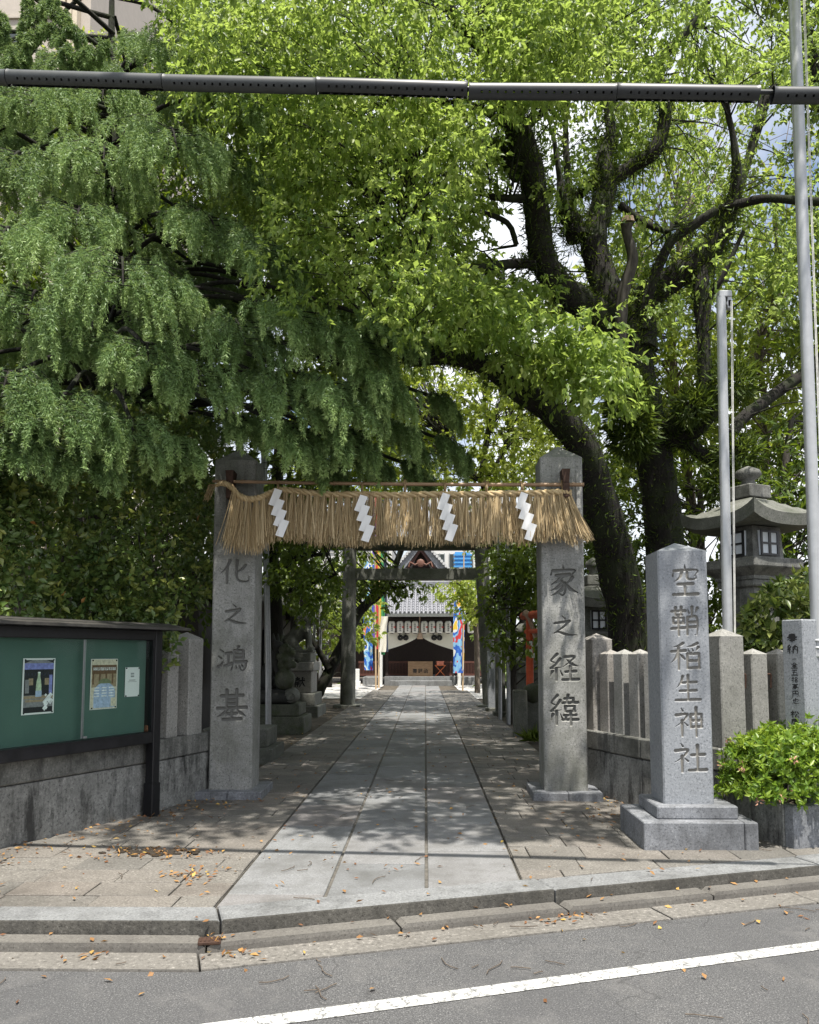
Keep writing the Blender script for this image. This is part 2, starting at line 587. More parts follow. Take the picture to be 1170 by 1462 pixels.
def off_line(d):
    """the kerb's front top edge moved d metres towards the road"""
    out = []
    for i, p in enumerate(KERB):
        ns = []
        for a, b in ((i - 1, i), (i, i + 1)):
            if 0 <= a and b < len(KERB):
                q = Vector((KERB[b][0] - KERB[a][0], KERB[b][1] - KERB[a][1])).normalized()
                ns.append(Vector((q.y, -q.x)))
        nn = sum(ns, Vector((0, 0))).normalized()
        k = 1 / max(.5, nn.dot(ns[0]))
        out.append((p[0] + nn.x * d * k, p[1] + nn.y * d * k))
    return out


def kerb_y(x, d=0.0):
    L = off_line(d)
    for a, b in zip(L, L[1:]):
        if a[0] <= x <= b[0]:
            return a[1] + (b[1] - a[1]) * (x - a[0]) / (b[0] - a[0])
    return L[0][1] if x < L[0][0] else L[-1][1]


def along(L, x):
    for a, b in zip(L, L[1:]):
        if a[0] <= x <= b[0]:
            k = (x - a[0]) / (b[0] - a[0])
            return (x, a[1] + (b[1] - a[1]) * k)
    return L[-1]


mb = MB()
mb.add([(-300, -200, -.30), (300, -200, -.30), (300, 400, -.30), (-300, 400, -.30)], [(0, 1, 2, 3)])
tag(obj('ground', mb, M['soil']), kind='structure')

RL = off_line(.35)
mb = MB()
vs = [(x, y, -.132) for x, y in RL] + [(x, -14, -.132) for x, y in reversed(RL)]
mb.add(vs, [tuple(range(len(vs) - 1, -1, -1))])
tag(obj('road', mb, M['asphalt']), kind='structure')
# painted edge line, parallel to the kerb
LA, LB = gp(1170, 1351, -.132), gp(600, 1429, -.132)
ld = (LA - LB).normalized()
ln = Vector((-ld.y, ld.x, 0))
mb = MB()
a0, a1 = LB - ld * 6, LA + ld * 9
seg = 60
for i in range(seg):
    p, q = a0 + (a1 - a0) * (i / seg), a0 + (a1 - a0) * ((i + 1) / seg)
    mb.add([p - ln * .054, q - ln * .054, q + ln * .054, p + ln * .054], [(0, 1, 2, 3)])
mb.v = [(x, y, -.128) for x, y, z in mb.v]
tag(obj('road_edge_line', mb, M['road_paint']), kind='structure')

# soil inside the precinct, behind the kerb
IL = off_line(-.26)
mb = MB()
vs = [(x, y, -.035) for x, y in IL] + [(60, 60, -.035), (-60, 60, -.035)]
mb.add(vs, [tuple(range(len(vs)))])
tag(obj('terrain', mb, M['soil']), kind='structure')
mb = MB()
mb.add([(-9, 27, -.012), (-1.95, 27, -.012), (-1.95, 40, -.012), (-9, 40, -.012)], [(0, 1, 2, 3)])
mb.add([(1.35, 27, -.012), (9, 27, -.012), (9, 40, -.012), (1.35, 40, -.012)], [(0, 1, 2, 3)])
tag(obj('gravel_court', mb, M['gravel']), kind='structure')

# gutter strip, low kerb, granite kerb: laid stone by stone
gut = tag(thing('gutter', None, None), kind='structure')
lowk = tag(thing('low_kerb', None, None), kind='structure')
upk = tag(thing('granite_kerb', None, None), kind='structure')


def strip(root, name, d0, d1, z0, z1, xs, mt, c, gap=.006, face=None):
    A, B = off_line(d0), off_line(d1)
    for x0, x1 in zip(xs, xs[1:]):
        p = [along(A, x0 + gap), along(A, x1 - gap)]
        q0, q1 = along(B, x0 + gap + (0 if x0 < -1.3 else .32 * (d1 - d0))), along(B, x1 - gap + (0 if x1 < -1.3 else .32 * (d1 - d0)))
        b = MB()
        b.prism([q0, q1, p[1], p[0]], z0, z1 + random.uniform(-.003, .003), c)
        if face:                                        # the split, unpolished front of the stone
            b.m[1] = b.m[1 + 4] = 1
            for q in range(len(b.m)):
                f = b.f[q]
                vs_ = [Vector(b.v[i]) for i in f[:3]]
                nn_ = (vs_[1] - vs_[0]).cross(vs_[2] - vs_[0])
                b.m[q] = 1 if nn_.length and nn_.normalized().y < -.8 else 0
        obj(name, b, [mt, face] if face else mt, root)


strip(gut, 'gutter_slab', .125, .35, -.30, -.120, [-9, -6.4, -3.8, -1.2, 1.4, 2.42, 4.4, 7], M['gutter'], .004)
strip(lowk, 'kerb_stone', 0.0, .13, -.30, -.070, [-7.4, -5.4, -3.4, -1.2, -.18, .82, 1.8, 2.8, 3.8, 4.8, 6.8], M['kerb_low'], .022)
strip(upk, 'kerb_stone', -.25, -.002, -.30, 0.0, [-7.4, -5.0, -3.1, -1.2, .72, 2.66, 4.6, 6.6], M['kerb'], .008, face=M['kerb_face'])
# iron drain cover on the corner joint
mb = MB()
mb.box(-.06, -.04, 0, .06, .04, .018, .004)
for k in range(5):
    mb.box(-.05 + k * .022, -.034, .018, -.04 + k * .022, .034, .022)
o = obj('drain_cap', mb, M['iron'])
o.location = (-1.15, 4.445, -.080)
o.rotation_euler = (0, 0, .2)
tag(o, 'small rusty iron cap on the kerb corner joint', 'drain cap')


def clip_kerb(poly, d):
    """keep the part of a polygon that lies behind the kerb line moved by d"""
    L = off_line(d)
    for a, b in ((L[0], L[1]), (L[1], L[2])):
        nx, ny = -(b[1] - a[1]), b[0] - a[0]
        out = []
        for i in range(len(poly)):
            p, q = poly[i], poly[(i + 1) % len(poly)]
            sp = (p[0] - a[0]) * nx + (p[1] - a[1]) * ny
            sq = (q[0] - a[0]) * nx + (q[1] - a[1]) * ny
            if sp >= 0:
                out.append(p)
            if sp * sq < 0:
                k = sp / (sp - sq)
                out.append((p[0] + (q[0] - p[0]) * k, p[1] + (q[1] - p[1]) * k))
        poly = out
        if len(poly) < 3:
            return []
    return poly


def area(p):
    return abs(sum(p[i][0] * p[(i + 1) % len(p)][1] - p[(i + 1) % len(p)][0] * p[i][1] for i in range(len(p)))) / 2


# the approach: three columns of large granite slabs
PX0, PX1 = -1.215, .615
path = tag(thing('approach_path', None, None), kind='structure')
mb = MB()
bed = clip_kerb([(PX0, 4), (PX1, 4), (PX1, 37.6), (PX0, 37.6)], -.252)
mb.prism(bed, -.25, -.012)
obj('mortar_bed', mb, M['joint'], path)
cw = (PX1 - PX0) / 3
proto = None
for k in range(3):
    y = 4.5 + (.55, .30, .68)[k]
    y -= .98
    while y < 37.4:
        L = .98
        x0, x1 = PX0 + k * cw + .011, PX0 + (k + 1) * cw - .011
        poly = clip_kerb([(x0, y + .009), (x1, y + .009), (x1, y + L - .009), (x0, y + L - .009)], -.258)
        if poly and area(poly) > .03:
            if len(poly) == 4 and abs(area(poly) - (x1 - x0) * (L - .018)) < 1e-4:
                if proto is None:
                    b = MB()
                    b.prism([(0, 0), (x1 - x0, 0), (x1 - x0, L - .018), (0, L - .018)], -.06, 0, .004)
                    proto = make_mesh('paving_slab', b, M['slab'])
                o = put('paving_slab', proto, path, (x0, y + .009, random.uniform(-.002, .0015)))
            else:
                b = MB()
                b.prism(poly, -.06, 0, .004)
                obj('paving_slab', b, M['slab'], path)
        y += L

# side paving: warm rough stones either side of the approach


def side_paving(name, xa, xb, y0, y1, rowh, limit):
    root = tag(thing(name, None, None), kind='structure')
    n = 0
    rest = MB()
    y = y0
    row = 0
    while y < y1:
        h = rowh * random.uniform(.92, 1.1)
        x = xa(y + h / 2)
        xe = xb(y + h / 2)
        x -= random.uniform(0, .3)
        while x < xe:
            w = random.uniform(.40, .62)
            x0, x1 = max(x, xa(y + h / 2)), min(x + w, xe)
            if xe - x1 < .15:
                x1 = xe
                w = 9
            g = .004
            if x1 - x0 > .08:
                j = lambda: random.uniform(-.004, .004)
                poly = [(x0 + g + j(), y + g + j()), (x1 - g + j(), y + g + j()), (x1 - g + j(), y + h - g + j()), (x0 + g + j(), y + h - g + j())]
                poly = clip_kerb(poly, -.258)
                if poly and area(poly) > .01:
                    top = random.uniform(-.004, .001)
                    dz = [random.uniform(-.002, .002) for _ in poly]
                    if n < limit:
                        b = MB()
                        b.prism(poly, -.06, top, .004, dz=dz)
                        obj('paving_stone', b, M['paver'] if (random.random() < (.85 if y < 6.6 else .35)) else M['paver_grey'], root)
                        n += 1
                    else:
                        rest.prism(poly, -.06, top, .006, dz=dz)
            x += w
        y += h
        row += 1
    if rest.v:
        obj('far_paving_stones', rest, M['paver_grey'], root, kind='stuff')
    b = MB()
    ys = np.linspace(y0, y1, 40)
    bedp = [(xb(v), v) for v in ys]
    lft = [(xa(v), v) for v in ys]
    for i in range(39):
        q = clip_kerb([lft[i], bedp[i], bedp[i + 1], lft[i + 1]], -.253)
        if q:
            b.add([(p[0], p[1], -.016) for p in q], [tuple(range(len(q)))])
    obj('mortar_bed', b, M['joint'], root)
    return root


def left_wall_x(y):
    pts = [(3.0, -4.35), (4.6, -3.95), (6.03, -3.24), (7.58, -2.52), (8.55, -2.18), (9.0, -2.1), (40, -2.1)]
    for (a, xa_), (b, xb_) in zip(pts, pts[1:]):
        if a <= y <= b:
            return xa_ + (xb_ - xa_) * (y - a) / (b - a)
    return pts[-1][1]


def right_wall_x(y):
    pts = [(3.0, 5.5), (6.9, 2.62), (7.05, 2.56), (7.86, 2.05), (8.5, 1.80), (9.0, 1.66), (40, 1.66)]
    for (a, xa_), (b, xb_) in zip(pts, pts[1:]):
        if a <= y <= b:
            return xa_ + (xb_ - xa_) * (y - a) / (b - a)
    return pts[-1][1]


side_paving('side_pavement', lambda y: left_wall_x(y) - .03, lambda y: PX0 - .008, 4.70, 33, .30, 285)
side_paving('side_pavement', lambda y: PX1 + .008, lambda y: right_wall_x(y) + .03, 5.0, 33, .33, 285)

# ------------------------------------------------------------------ brush-written characters
K = dict(h=(5.2, 4.0, 6.0), v=(5.8, 4.6, 4.2), p=(6.0, 4.6, 1.2), n=(2.2, 6.4, 1.6), d=(1.6, 5.6, 3.6), g=(5.2, 4.6, 2.0))
ITO = "28,4 8,27 27,35 p;38,20 22,42 6,54 42,50 p;25,54 25,96 v;12,64 5,84 p;38,62 45,78 d;"
NE = "24,4 30,14 d;8,28 44,25 30,48 4,66 p;27,46 27,97 v;32,50 45,62 d;"
GLYPH = {
    '化': "34,8 24,34 4,58 p;25,36 25,94 v;82,26 70,42 48,54 p;56,8 55,60 60,82 76,88 92,85 94,70 g",
    '之': "46,4 58,18 d;22,38 72,28 h;72,28 50,56 18,82 p;18,82 34,76 62,88 97,90 n",
    '鴻': "10,12 20,22 d;4,38 15,48 d;4,82 13,74 22,56 p;28,28 47,26 h;37,28 37,72 v;25,78 50,67 h;70,2 63,14 p;56,16 56,62 v;56,16 86,16 86,46 h;57,31 86,31 h;57,46 86,46 h;56,62 96,60 h;94,61 92,86 84,96 76,90 g;52,74 48,92 d;62,74 64,86 d;72,72 75,84 d;80,70 84,80 d",
    '基': "16,22 86,20 h;34,4 34,60 v;66,3 66,60 v;36,34 65,33 h;36,46 65,45 h;4,60 97,57 h;36,61 26,74 4,86 p;64,60 76,72 97,84 n;36,77 66,75 h;50,64 50,92 v;22,94 80,92 h",
    '家': "50,1 52,12 d;16,16 11,32 d;16,20 87,17 78,32 g;28,34 72,32 h;50,34 34,50 12,62 p;36,46 54,62 56,84 48,96 38,90 g;46,58 30,72 8,82 p;52,70 34,86 10,97 p;80,40 70,52 58,60 p;56,54 72,76 98,88 n",
    '経': ITO + "54,14 86,12 72,30 48,48 p;60,22 76,38 98,46 n;56,66 90,64 h;72,46 72,92 v;46,94 99,92 h",
    '緯': ITO + "54,14 84,12 84,26 h;66,3 61,28 v;47,28 99,26 h;56,38 56,56 v;56,38 88,37 87,55 h;57,55 88,54 h;52,67 92,66 h;58,67 57,81 v;46,81 99,80 h;75,60 75,98 v",
    '空': "50,1 51,12 d;14,16 9,36 d;14,20 91,17 82,36 g;40,24 34,40 14,54 p;58,24 58,40 66,46 86,44 87,35 g;26,62 76,60 h;50,62 50,92 v;10,94 92,92 h",
    '鞘': "4,18 52,16 h;18,5 18,30 v;38,4 38,30 v;19,30 38,29 h;10,40 10,58 v;10,40 46,39 45,57 h;11,57 46,56 h;2,75 54,72 h;28,30 28,97 v;76,3 76,30 v;60,10 66,24 d;95,7 86,24 p;60,38 58,95 v;60,38 92,37 92,90 84,95 g;61,54 91,53 h;61,70 91,69 h",
    '稲': "42,5 28,14 10,18 p;3,34 50,31 h;27,16 27,97 v;26,36 18,56 1,73 p;30,42 38,50 47,61 d;90,5 74,13 54,17 p;58,24 62,34 d;72,22 75,32 d;93,19 84,34 p;57,42 56,94 v;57,42 70,41 h;76,42 95,41 95,94 v;58,67 72,66 h;78,67 94,66 h;57,92 95,91 h",
    '生': "32,6 26,28 8,49 p;26,30 84,27 h;52,2 52,92 v;20,60 82,58 h;4,94 96,91 h",
    '神': NE + "56,26 56,70 v;56,26 92,25 91,68 v;57,46 91,45 h;57,67 91,66 h;74,3 74,98 v",
    '社': NE + "56,42 94,40 h;74,10 74,90 v;48,92 99,90 h",
    '文': "50,2 54,14 d;10,28 92,25 h;70,28 50,62 8,94 p;30,34 56,68 96,92 n",
    '宗': "50,1 52,12 d;14,16 9,34 d;14,20 90,18 82,32 g;30,36 72,34 h;14,54 88,52 h;51,54 51,94 40,90 g;26,64 12,84 p;74,62 92,82 d",
    '奉': "22,16 78,15 h;18,30 82,29 h;6,46 94,44 h;50,3 46,40 4,77 p;56,46 74,62 97,73 n;34,62 66,61 h;26,79 74,77 h;50,52 50,98 v",
    '納': ITO + "56,28 56,96 v;56,28 94,27 94,90 86,95 g;75,5 72,40 60,62 p;74,44 86,62 d",
    '一': "8,52 92,48 h",
    '金': "50,3 34,26 4,43 p;50,6 68,26 97,41 n;30,44 70,43 h;18,62 82,61 h;50,44 50,90 v;32,68 38,82 d;70,66 62,82 p;6,94 94,92 h",
    '五': "16,12 84,11 h;46,12 34,90 v;22,48 74,46 70,90 v;4,93 96,91 h",
    '拾': "3,30 42,27 h;24,5 24,88 14,94 g;3,68 42,54 p;68,5 56,30 42,45 p;68,8 80,26 98,41 n;56,48 82,47 h;52,62 52,94 v;52,62 86,61 85,92 v;53,90 85,89 h",
    '萬': "8,14 92,13 h;34,4 34,24 v;66,4 66,24 v;28,30 28,56 v;28,30 72,29 72,55 h;29,43 71,42 h;29,56 71,55 h;50,30 50,80 v;16,66 16,96 v;16,66 86,65 86,92 76,96 g;34,84 66,76 h",
    '円': "16,12 14,96 v;16,12 84,11 84,90 75,95 g;50,13 50,50 v;17,52 83,51 h",
    '也': "8,46 80,28 76,64 66,62 g;50,5 50,74 v;26,22 26,76 40,90 88,88 93,70 g",
    '松': "3,30 47,28 h;26,5 26,97 v;25,32 16,54 1,73 p;29,40 45,57 d;62,12 56,32 46,46 p;74,9 82,28 97,45 n;70,48 52,84 86,78 p;80,64 93,93 d",
    '尾': "16,10 80,9 80,28 h;17,28 80,27 h;16,10 14,60 3,95 p;70,36 34,46 p;28,60 80,52 h;24,74 86,66 h;52,42 52,84 62,92 90,90 92,77 g",
    '献': "3,22 51,20 h;27,4 27,34 v;8,36 6,95 v;8,36 48,35 48,90 40,94 g;20,42 23,52 d;36,40 32,52 p;14,56 42,55 h;14,70 42,69 h;28,56 28,92 v;54,38 97,35 h;74,6 70,50 50,94 p;74,44 82,70 99,91 n;84,12 93,24 d",
}


def strokes(ch):
    out = []
    for s in GLYPH[ch].split(';'):
        if not s.strip():
            continue
        *pts, k = s.split()
        P = [tuple(float(v) for v in p.split(',')) for p in pts]
        if len(P) > 2 and k in 'pngd':
            P = [tuple(q) for q in catmull(P, 4)]
        n = len(P)
        ws = K[k]
        L = [0]
        for a, b in zip(P, P[1:]):
            L.append(L[-1] + math.dist(a, b))
        out.append([(x, y, float(np.interp(l / L[-1], [0, .5, 1], ws))) for (x, y), l in zip(P, L)])
    return out


def carve_field(X, Z, chars, wk=1.0):
    """depth (0..1) of brush-cut characters on a grid of points; chars: (char, centre x, centre z, width, height)"""
    D = np.zeros(X.shape)
    for ch, cx, cz, w, h in chars:
        for st in strokes(ch):
            q = [(cx + (x - 50) / 100 * w, cz - (y - 50) / 100 * h, s / 100 * (w + h) / 2 * wk) for x, y, s in st]
            for (x0, z0, w0), (x1, z1, w1) in zip(q, q[1:]):
                m = (X > min(x0, x1) - .06) & (X < max(x0, x1) + .06) & (Z > min(z0, z1) - .06) & (Z < max(z0, z1) + .06)
                if not m.any():
                    continue
                dx, dz = x1 - x0, z1 - z0
                l2 = dx * dx + dz * dz + 1e-12
                t_ = np.clip(((X[m] - x0) * dx + (Z[m] - z0) * dz) / l2, 0, 1)
                d = np.hypot(X[m] - x0 - dx * t_, Z[m] - z0 - dz * t_)
                ww = w0 + (w1 - w0) * t_
                D[m] = np.maximum(D[m], np.clip((ww - d) / .008, 0, 1))
    return D


def carved_shaft(name, root, w, dpt, z1, zA, zB, chars, mat, res=.0052, deep=.016, top=.12, wk=1.0):
    """a square granite shaft, chamfered arrises and a low pyramid on top; characters cut into its front (-y) face"""
    c = .012
    x0, x1, y0, y1 = -w / 2, w / 2, -dpt / 2, dpt / 2
    V, Fq = [], []
    ring = [(x1 - c, y0), (x1, y0 + c), (x1, y1 - c), (x1 - c, y1), (x0 + c, y1), (x0, y1 - c), (x0, y0 + c), (x0 + c, y0)]
    V += [(x, y, 0) for x, y in ring] + [(x, y, z1) for x, y in ring]
    for i in range(7):
        Fq.append((i, i + 1, i + 9, i + 8))
    nb = len(V)
    V += [(0, 0, z1 + top)]
    tris = [(8 + i, 8 + (i + 1) % 8, nb, nb) for i in range(8)]
    nx = int((w - 2 * c) / res) + 1
    zs = np.concatenate([[0.0], np.arange(zA, zB, res), [z1]])
    xs = np.linspace(x0 + c, x1 - c, nx)
    X, Z = np.meshgrid(xs, zs)
    D = carve_field(X, Z, chars, wk)
    Y = y0 + D * deep
    base = len(V)
    G = np.stack([X, Y, Z], -1).reshape(-1, 3)
    idx = np.arange(len(zs) * nx).reshape(len(zs), nx) + base
    q = np.stack([idx[:-1, :-1], idx[:-1, 1:], idx[1:, 1:], idx[1:, :-1]], -1).reshape(-1, 4)
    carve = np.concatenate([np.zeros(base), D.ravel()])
    me = bpy.data.meshes.new(name)
    faces = [tuple(f) for f in Fq] + [(a, b, d) for a, b, d, _ in tris] + [tuple(r) for r in q.tolist()]
    me.from_pydata(V + G.tolist(), [], faces)
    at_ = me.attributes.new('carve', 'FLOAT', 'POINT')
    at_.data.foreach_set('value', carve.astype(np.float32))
    me.materials.append(mat)
    me.update()
    o = bpy.data.objects.new(name, me)
    return link(o, root)


def ink_mesh(chars, y=-.001, wk=1.0, step=.00006):
    """flat brush writing on a plane facing -y; each stroke a hair proud of the last"""
    b = MB()
    for ch, cx, cz, w, h in chars:
        for st in strokes(ch):
            q = [(cx + (x - 50) / 100 * w, cz - (yy - 50) / 100 * h, s / 100 * (w + h) / 2 * wk) for x, yy, s in st]
            lft, rgt = [], []
            for i, (x, z, r) in enumerate(q):
                a, c_ = q[max(i - 1, 0)], q[min(i + 1, len(q) - 1)]
                dx, dz = c_[0] - a[0], c_[1] - a[1]
                l = math.hypot(dx, dz) or 1
                lft.append((x - dz / l * r, y, z + dx / l * r))
                rgt.append((x + dz / l * r, y, z - dx / l * r))
            n = len(q)
            b.add(lft + rgt, [(i, i + 1, n + i + 1, n + i) for i in range(n - 1)])
            y -= step
    return b


# ------------------------------------------------------------------ gate pillars
PW, PD, PH = .452, .43, 3.42


def gate_pillar(xc, yf, rows, label, rz):
    root = thing('gate_pillar', label, 'gate pillar', (xc, yf + PD / 2, 0), rz)
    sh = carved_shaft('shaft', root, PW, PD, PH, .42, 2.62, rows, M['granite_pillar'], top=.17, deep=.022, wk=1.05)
    sh.location = (0, 0, .075)
    b = MB()
    b.box(-.345, -.36, -.06, .0, .34, .078, .008)
    obj('plinth_slab', b, M['granite_base'], root)
    b = MB()
    b.box(.004, -.36, -.06, .345, .34, .076, .008)
    obj('plinth_slab', b, M['granite_base'], root)
    b = MB()                                        # rusty bracket that carries the bamboo pole
    b.add([(-.030, -PD / 2 - .01, 3.20), (.030, -PD / 2 - .01, 3.20), (.030, -PD / 2 - .16, 3.20), (-.030, -PD / 2 - .16, 3.20),
           (-.042, -PD / 2 + .002, 3.34), (.042, -PD / 2 + .002, 3.34), (.042, -PD / 2 - .17, 3.34), (-.042, -PD / 2 - .17, 3.34)],
          [(3, 2, 1, 0), (4, 5, 6, 7), (0, 1, 5, 4), (1, 2, 6, 5), (2, 3, 7, 6), (3, 0, 4, 7)])
    b.box(-.035, -PD / 2 - .16, 3.05, .035, -PD / 2 + .002, 3.20, .005)
    o = obj('pole_bracket', b, M['iron'], root)
    return root, o


def zpx(py, Y):
    return at(585, py, Y).z


YF = gp(806, 1129, .078).y                              # front face of both pillars
rx = (at(776, 950, YF).x + at(837.5, 950, YF).x) / 2
lx = (at(299, 950, YF).x + at(363, 950, YF).x) / 2
PW = at(837.5, 950, YF).x - at(776, 950, YF).x


def rows_for(spec, xc):
    return [(ch, at(px, py, YF).x - xc, at(px, py, YF).z - .075, w * YF / F, h * YF / F) for ch, px, py, w, h in spec]


pr = rows_for([('宗', 805, 748, 44, 46), ('家', 805, 829, 44, 46), ('之', 805, 894, 42, 32), ('経', 806, 953, 42, 40), ('緯', 806, 1014, 40, 44)], rx)
pl_ = rows_for([('文', 336, 748, 46, 46), ('化', 335, 816, 46, 38), ('之', 333, 877, 40, 32), ('鴻', 331, 941, 44, 36), ('基', 330, 1007, 44, 46)], lx)
PH = zpx(660, YF + .2) - .075
gate_pillar(rx, YF, pr, 'granite gate pillar carved with a column ending in 家之経緯', -.02)[1].location.x = at(806, 690, YF).x - rx
PH = zpx(662, YF + .2) - .075
gate_pillar(lx, YF, pl_, 'granite gate pillar carved with a column ending in 化之鴻基', .02)[1].location.x = at(332, 690, YF).x - lx

# ------------------------------------------------------------------ bamboo pole, straw rope, paper streamers
YP = YF - .10
p0, p1 = at(304, 687, YP), at(834, 692, YP)
mb = MB()
n = 26
pts, rad = [], []
for i in range(n + 1):
    k = i / n
    p = p0.lerp(p1, k)
    p.z += -.012 * math.sin(math.pi * k)
    pts.append(p)
    rad.append(.021 - .004 * (1 - k))
mb.tube(pts, rad, 10)
for k in (.08, .2, .33, .47, .6, .74, .88, .97):
    p = p0.lerp(p1, k)
    p.z += -.012 * math.sin(math.pi * k)
    mb.tube([p - Vector((.006, 0, 0)), p + Vector((.006, 0, 0))], .0235, 10)
o = obj('bamboo_pole', mb, M['bamboo'])
tag(o, 'brown bamboo pole laid across the two gate pillars above the straw rope', 'bamboo pole')

rope = thing('straw_rope', 'fringed sacred straw rope hanging under the bamboo pole', 'straw rope', at(585, 705, YP))
rp = [(308, 693), (318, 690), (330, 695), (342, 708), (358, 713), (376, 709), (398, 700), (430, 702), (470, 706), (520, 706), (570, 707), (620, 706), (670, 706), (720, 705), (770, 704), (800, 703), (815, 704)]
RP = [Vector(q) for q in catmull([tuple(at(px, py, YP - .03 - (.05 if 300 < px < 380 else 0))) for px, py in rp], 8)]


def ribbon_mesh(name, items, parent, off, **kw):
    """straw: each item = list of points, width, tint -> a thin folded ribbon"""
    V, Fq, T = [], [], []
    for pts, w, tn in items:
        k0 = len(V)
        a = random.uniform(0, math.pi)
        sd = Vector((math.cos(a), math.sin(a) * .8, 0)) * w / 2
        for i, p in enumerate(pts):
            V.append(p - sd)
            V.append(p + sd)
            T += [tn, tn]
        for i in range(len(pts) - 1):
            Fq.append((k0 + 2 * i, k0 + 2 * i + 1, k0 + 2 * i + 3, k0 + 2 * i + 2))
    V = np.array([tuple(v) for v in V])
    return arr_mesh(name, V, Fq, M['straw'], parent, {'tint': T}, off=off, **kw)


for ph in range(3):                                     # three plaited strands
    V = []
    pts = []
    for i, p in enumerate(RP):
        th = i * .95 + ph * 2.094
        k = min(1, .55 + i * .03)
        pts.append(p + Vector((0, math.cos(th) * .018 * k, math.sin(th) * .020 * k)))
    b = MB()
    b.tube(pts, [.019 * min(1, .5 + i * .03) for i in range(len(pts))], 7, jit=.18)
    o = obj('strand', b, M['straw'], rope, world=True)
    a = o.data.attributes.new('tint', 'FLOAT', 'POINT')
    a.data.foreach_set('value', rng.uniform(.2, .75, len(b.v)).astype(np.float32))

cum = [0]
for a, b in zip(RP, RP[1:]):
    cum.append(cum[-1] + (b - a).length)


def rope_at(s):
    i = min(max(int(np.searchsorted(cum, s)) - 1, 0), len(RP) - 2)
    return RP[i].lerp(RP[i + 1], (s - cum[i]) / (cum[i + 1] - cum[i]))


s0 = .24
nb = 44
for k in range(nb):
    s = s0 + (cum[-1] - .02 - s0) * k / (nb - 1)
    c0 = rope_at(s) - Vector((0, 0, .015))
    items = []
    end = k >= nb - 4
    L0 = random.uniform(.47, .53) if not (k < 5) else random.uniform(.50, .56)
    lean = random.uniform(-.03, .03) + (.16 * (k - (nb - 5)) / 4 if end else 0) - (.03 if k < 2 else 0)
    wdt = random.uniform(.75, 1.1)
    for q in range(150 if not end else 190):
        u, v = random.gauss(0, .5), random.gauss(0, .5)
        L = L0 * random.uniform(.80, 1.08)
        st = c0 + Vector((u * .022, v * .02, random.uniform(-.005, .03)))
        fx = u * .075 * wdt + lean * L * 2 + random.gauss(0, .012)
        fy = v * .05 - .03
        pts = []
        for j in range(4):
            tt = j / 3
            pts.append(st + Vector((fx * tt ** 1.2 + random.gauss(0, .003), fy * tt, -L * (tt if not end else tt * (1 - .12 * abs(lean) * tt)))))
        items.append((pts, random.uniform(.003, .0065), min(1, max(0, random.gauss(.5, .22)))))
    ribbon_mesh('straw_bunch', items, rope, rope.location)
    # a binding loop at each bunch
    b = MB()
    b.tube([c0 + Vector((.024 * math.cos(t_), .026 * math.sin(t_), -.03)) for t_ in np.linspace(0, 6.28, 10)], .0045, 5, cap=False)
for px in (397, 517, 578, 635, 694, 745, 803):
    b = MB()
    c0 = at(px, 697, YP - .005)
    b.tube([c0 + Vector((random.uniform(-.004, .004), .030 * math.cos(t_), .040 * math.sin(t_))) for t_ in np.linspace(0, 6.28, 14)], .008, 6, cap=False)
    b.tube([c0 + Vector((.01, -.03, .03)), c0 + Vector((.012, -.045, -.02)), c0 + Vector((.005, -.035, -.07))], .007, 6)
    for q in range(9):
        b.tube([c0 + Vector((0, -.02, .03)), c0 + Vector((random.uniform(-.04, .04), random.uniform(-.05, .0), random.uniform(.05, .09)))], .0025, 4)
    o = obj('straw_tie', b, M['straw'], rope, world=True)
    a = o.data.attributes.new('tint', 'FLOAT', 'POINT')
    a.data.foreach_set('value', np.full(len(b.v), .15, np.float32))
b = MB()                                                # loose frayed tail at the left end
for q in range(26):
    c0 = RP[2] + Vector((random.uniform(-.02, .02), random.uniform(-.02, .02), 0))
    b.tube([c0, c0 + Vector((-.06 + random.uniform(-.03, .03), 0, .0)), c0 + Vector((-.10 + random.uniform(-.03, .03), random.uniform(-.03, .02), -.13 + random.uniform(-.05, .02)))], .0022, 4)
o = obj('frayed_end', b, M['straw'], rope, world=True)
a = o.data.attributes.new('tint', 'FLOAT', 'POINT')
a.data.foreach_set('value', np.full(len(b.v), .25, np.float32))

SH = [('leftmost zigzag paper streamer, hanging in front of the left pillar edge', 394, 697, 396, 768),
      ('zigzag paper streamer second from the left on the straw rope', 516, 706, 516, 775),
      ('zigzag paper streamer third from the left on the straw rope', 634, 703, 632, 774),
      ('rightmost zigzag paper streamer, hanging beside the right pillar', 746, 702, 743, 773)]
for lab, x0, y0, x1, y1 in SH:
    A, Bt = at(x0, y0, YP - .13), at(x1, y1, YP - .13)
    root = thing('paper_streamer', lab, 'paper streamer', A, 0, 'white zigzag paper streamers on the straw rope')
    H = (A.z - Bt.z)
    px = YP / F
    # four folded leaves: parallelograms stepping down, as pleated paper
    x = 0.0
    zt = 0.0
    tilt = random.uniform(-.12, .12)
    for k in range(4):
        h = H * .37
        wv = .075
        sx = -.062
        xo = .0 + (.026 if k else -.004) * 1 * k - .01
        z = -k * H * .21
        yk = -.012 * k
        vs = []
        for yy in (0, .002):
            vs += [(xo, yk + yy, z), (xo + wv, yk + yy + .012, z - .022), (xo + wv + sx, yk + yy + .006, z - h), (xo + sx, yk + yy - .004, z - h + .022)]
        b = MB()
        b.add(vs, [(3, 2, 1, 0), (4, 5, 6, 7), (0, 1, 5, 4), (1, 2, 6, 5), (2, 3, 7, 6), (3, 0, 4, 7)])
        o = obj('paper_fold', b, M['paper'], root)
        o.rotation_euler = (0, 0, tilt)

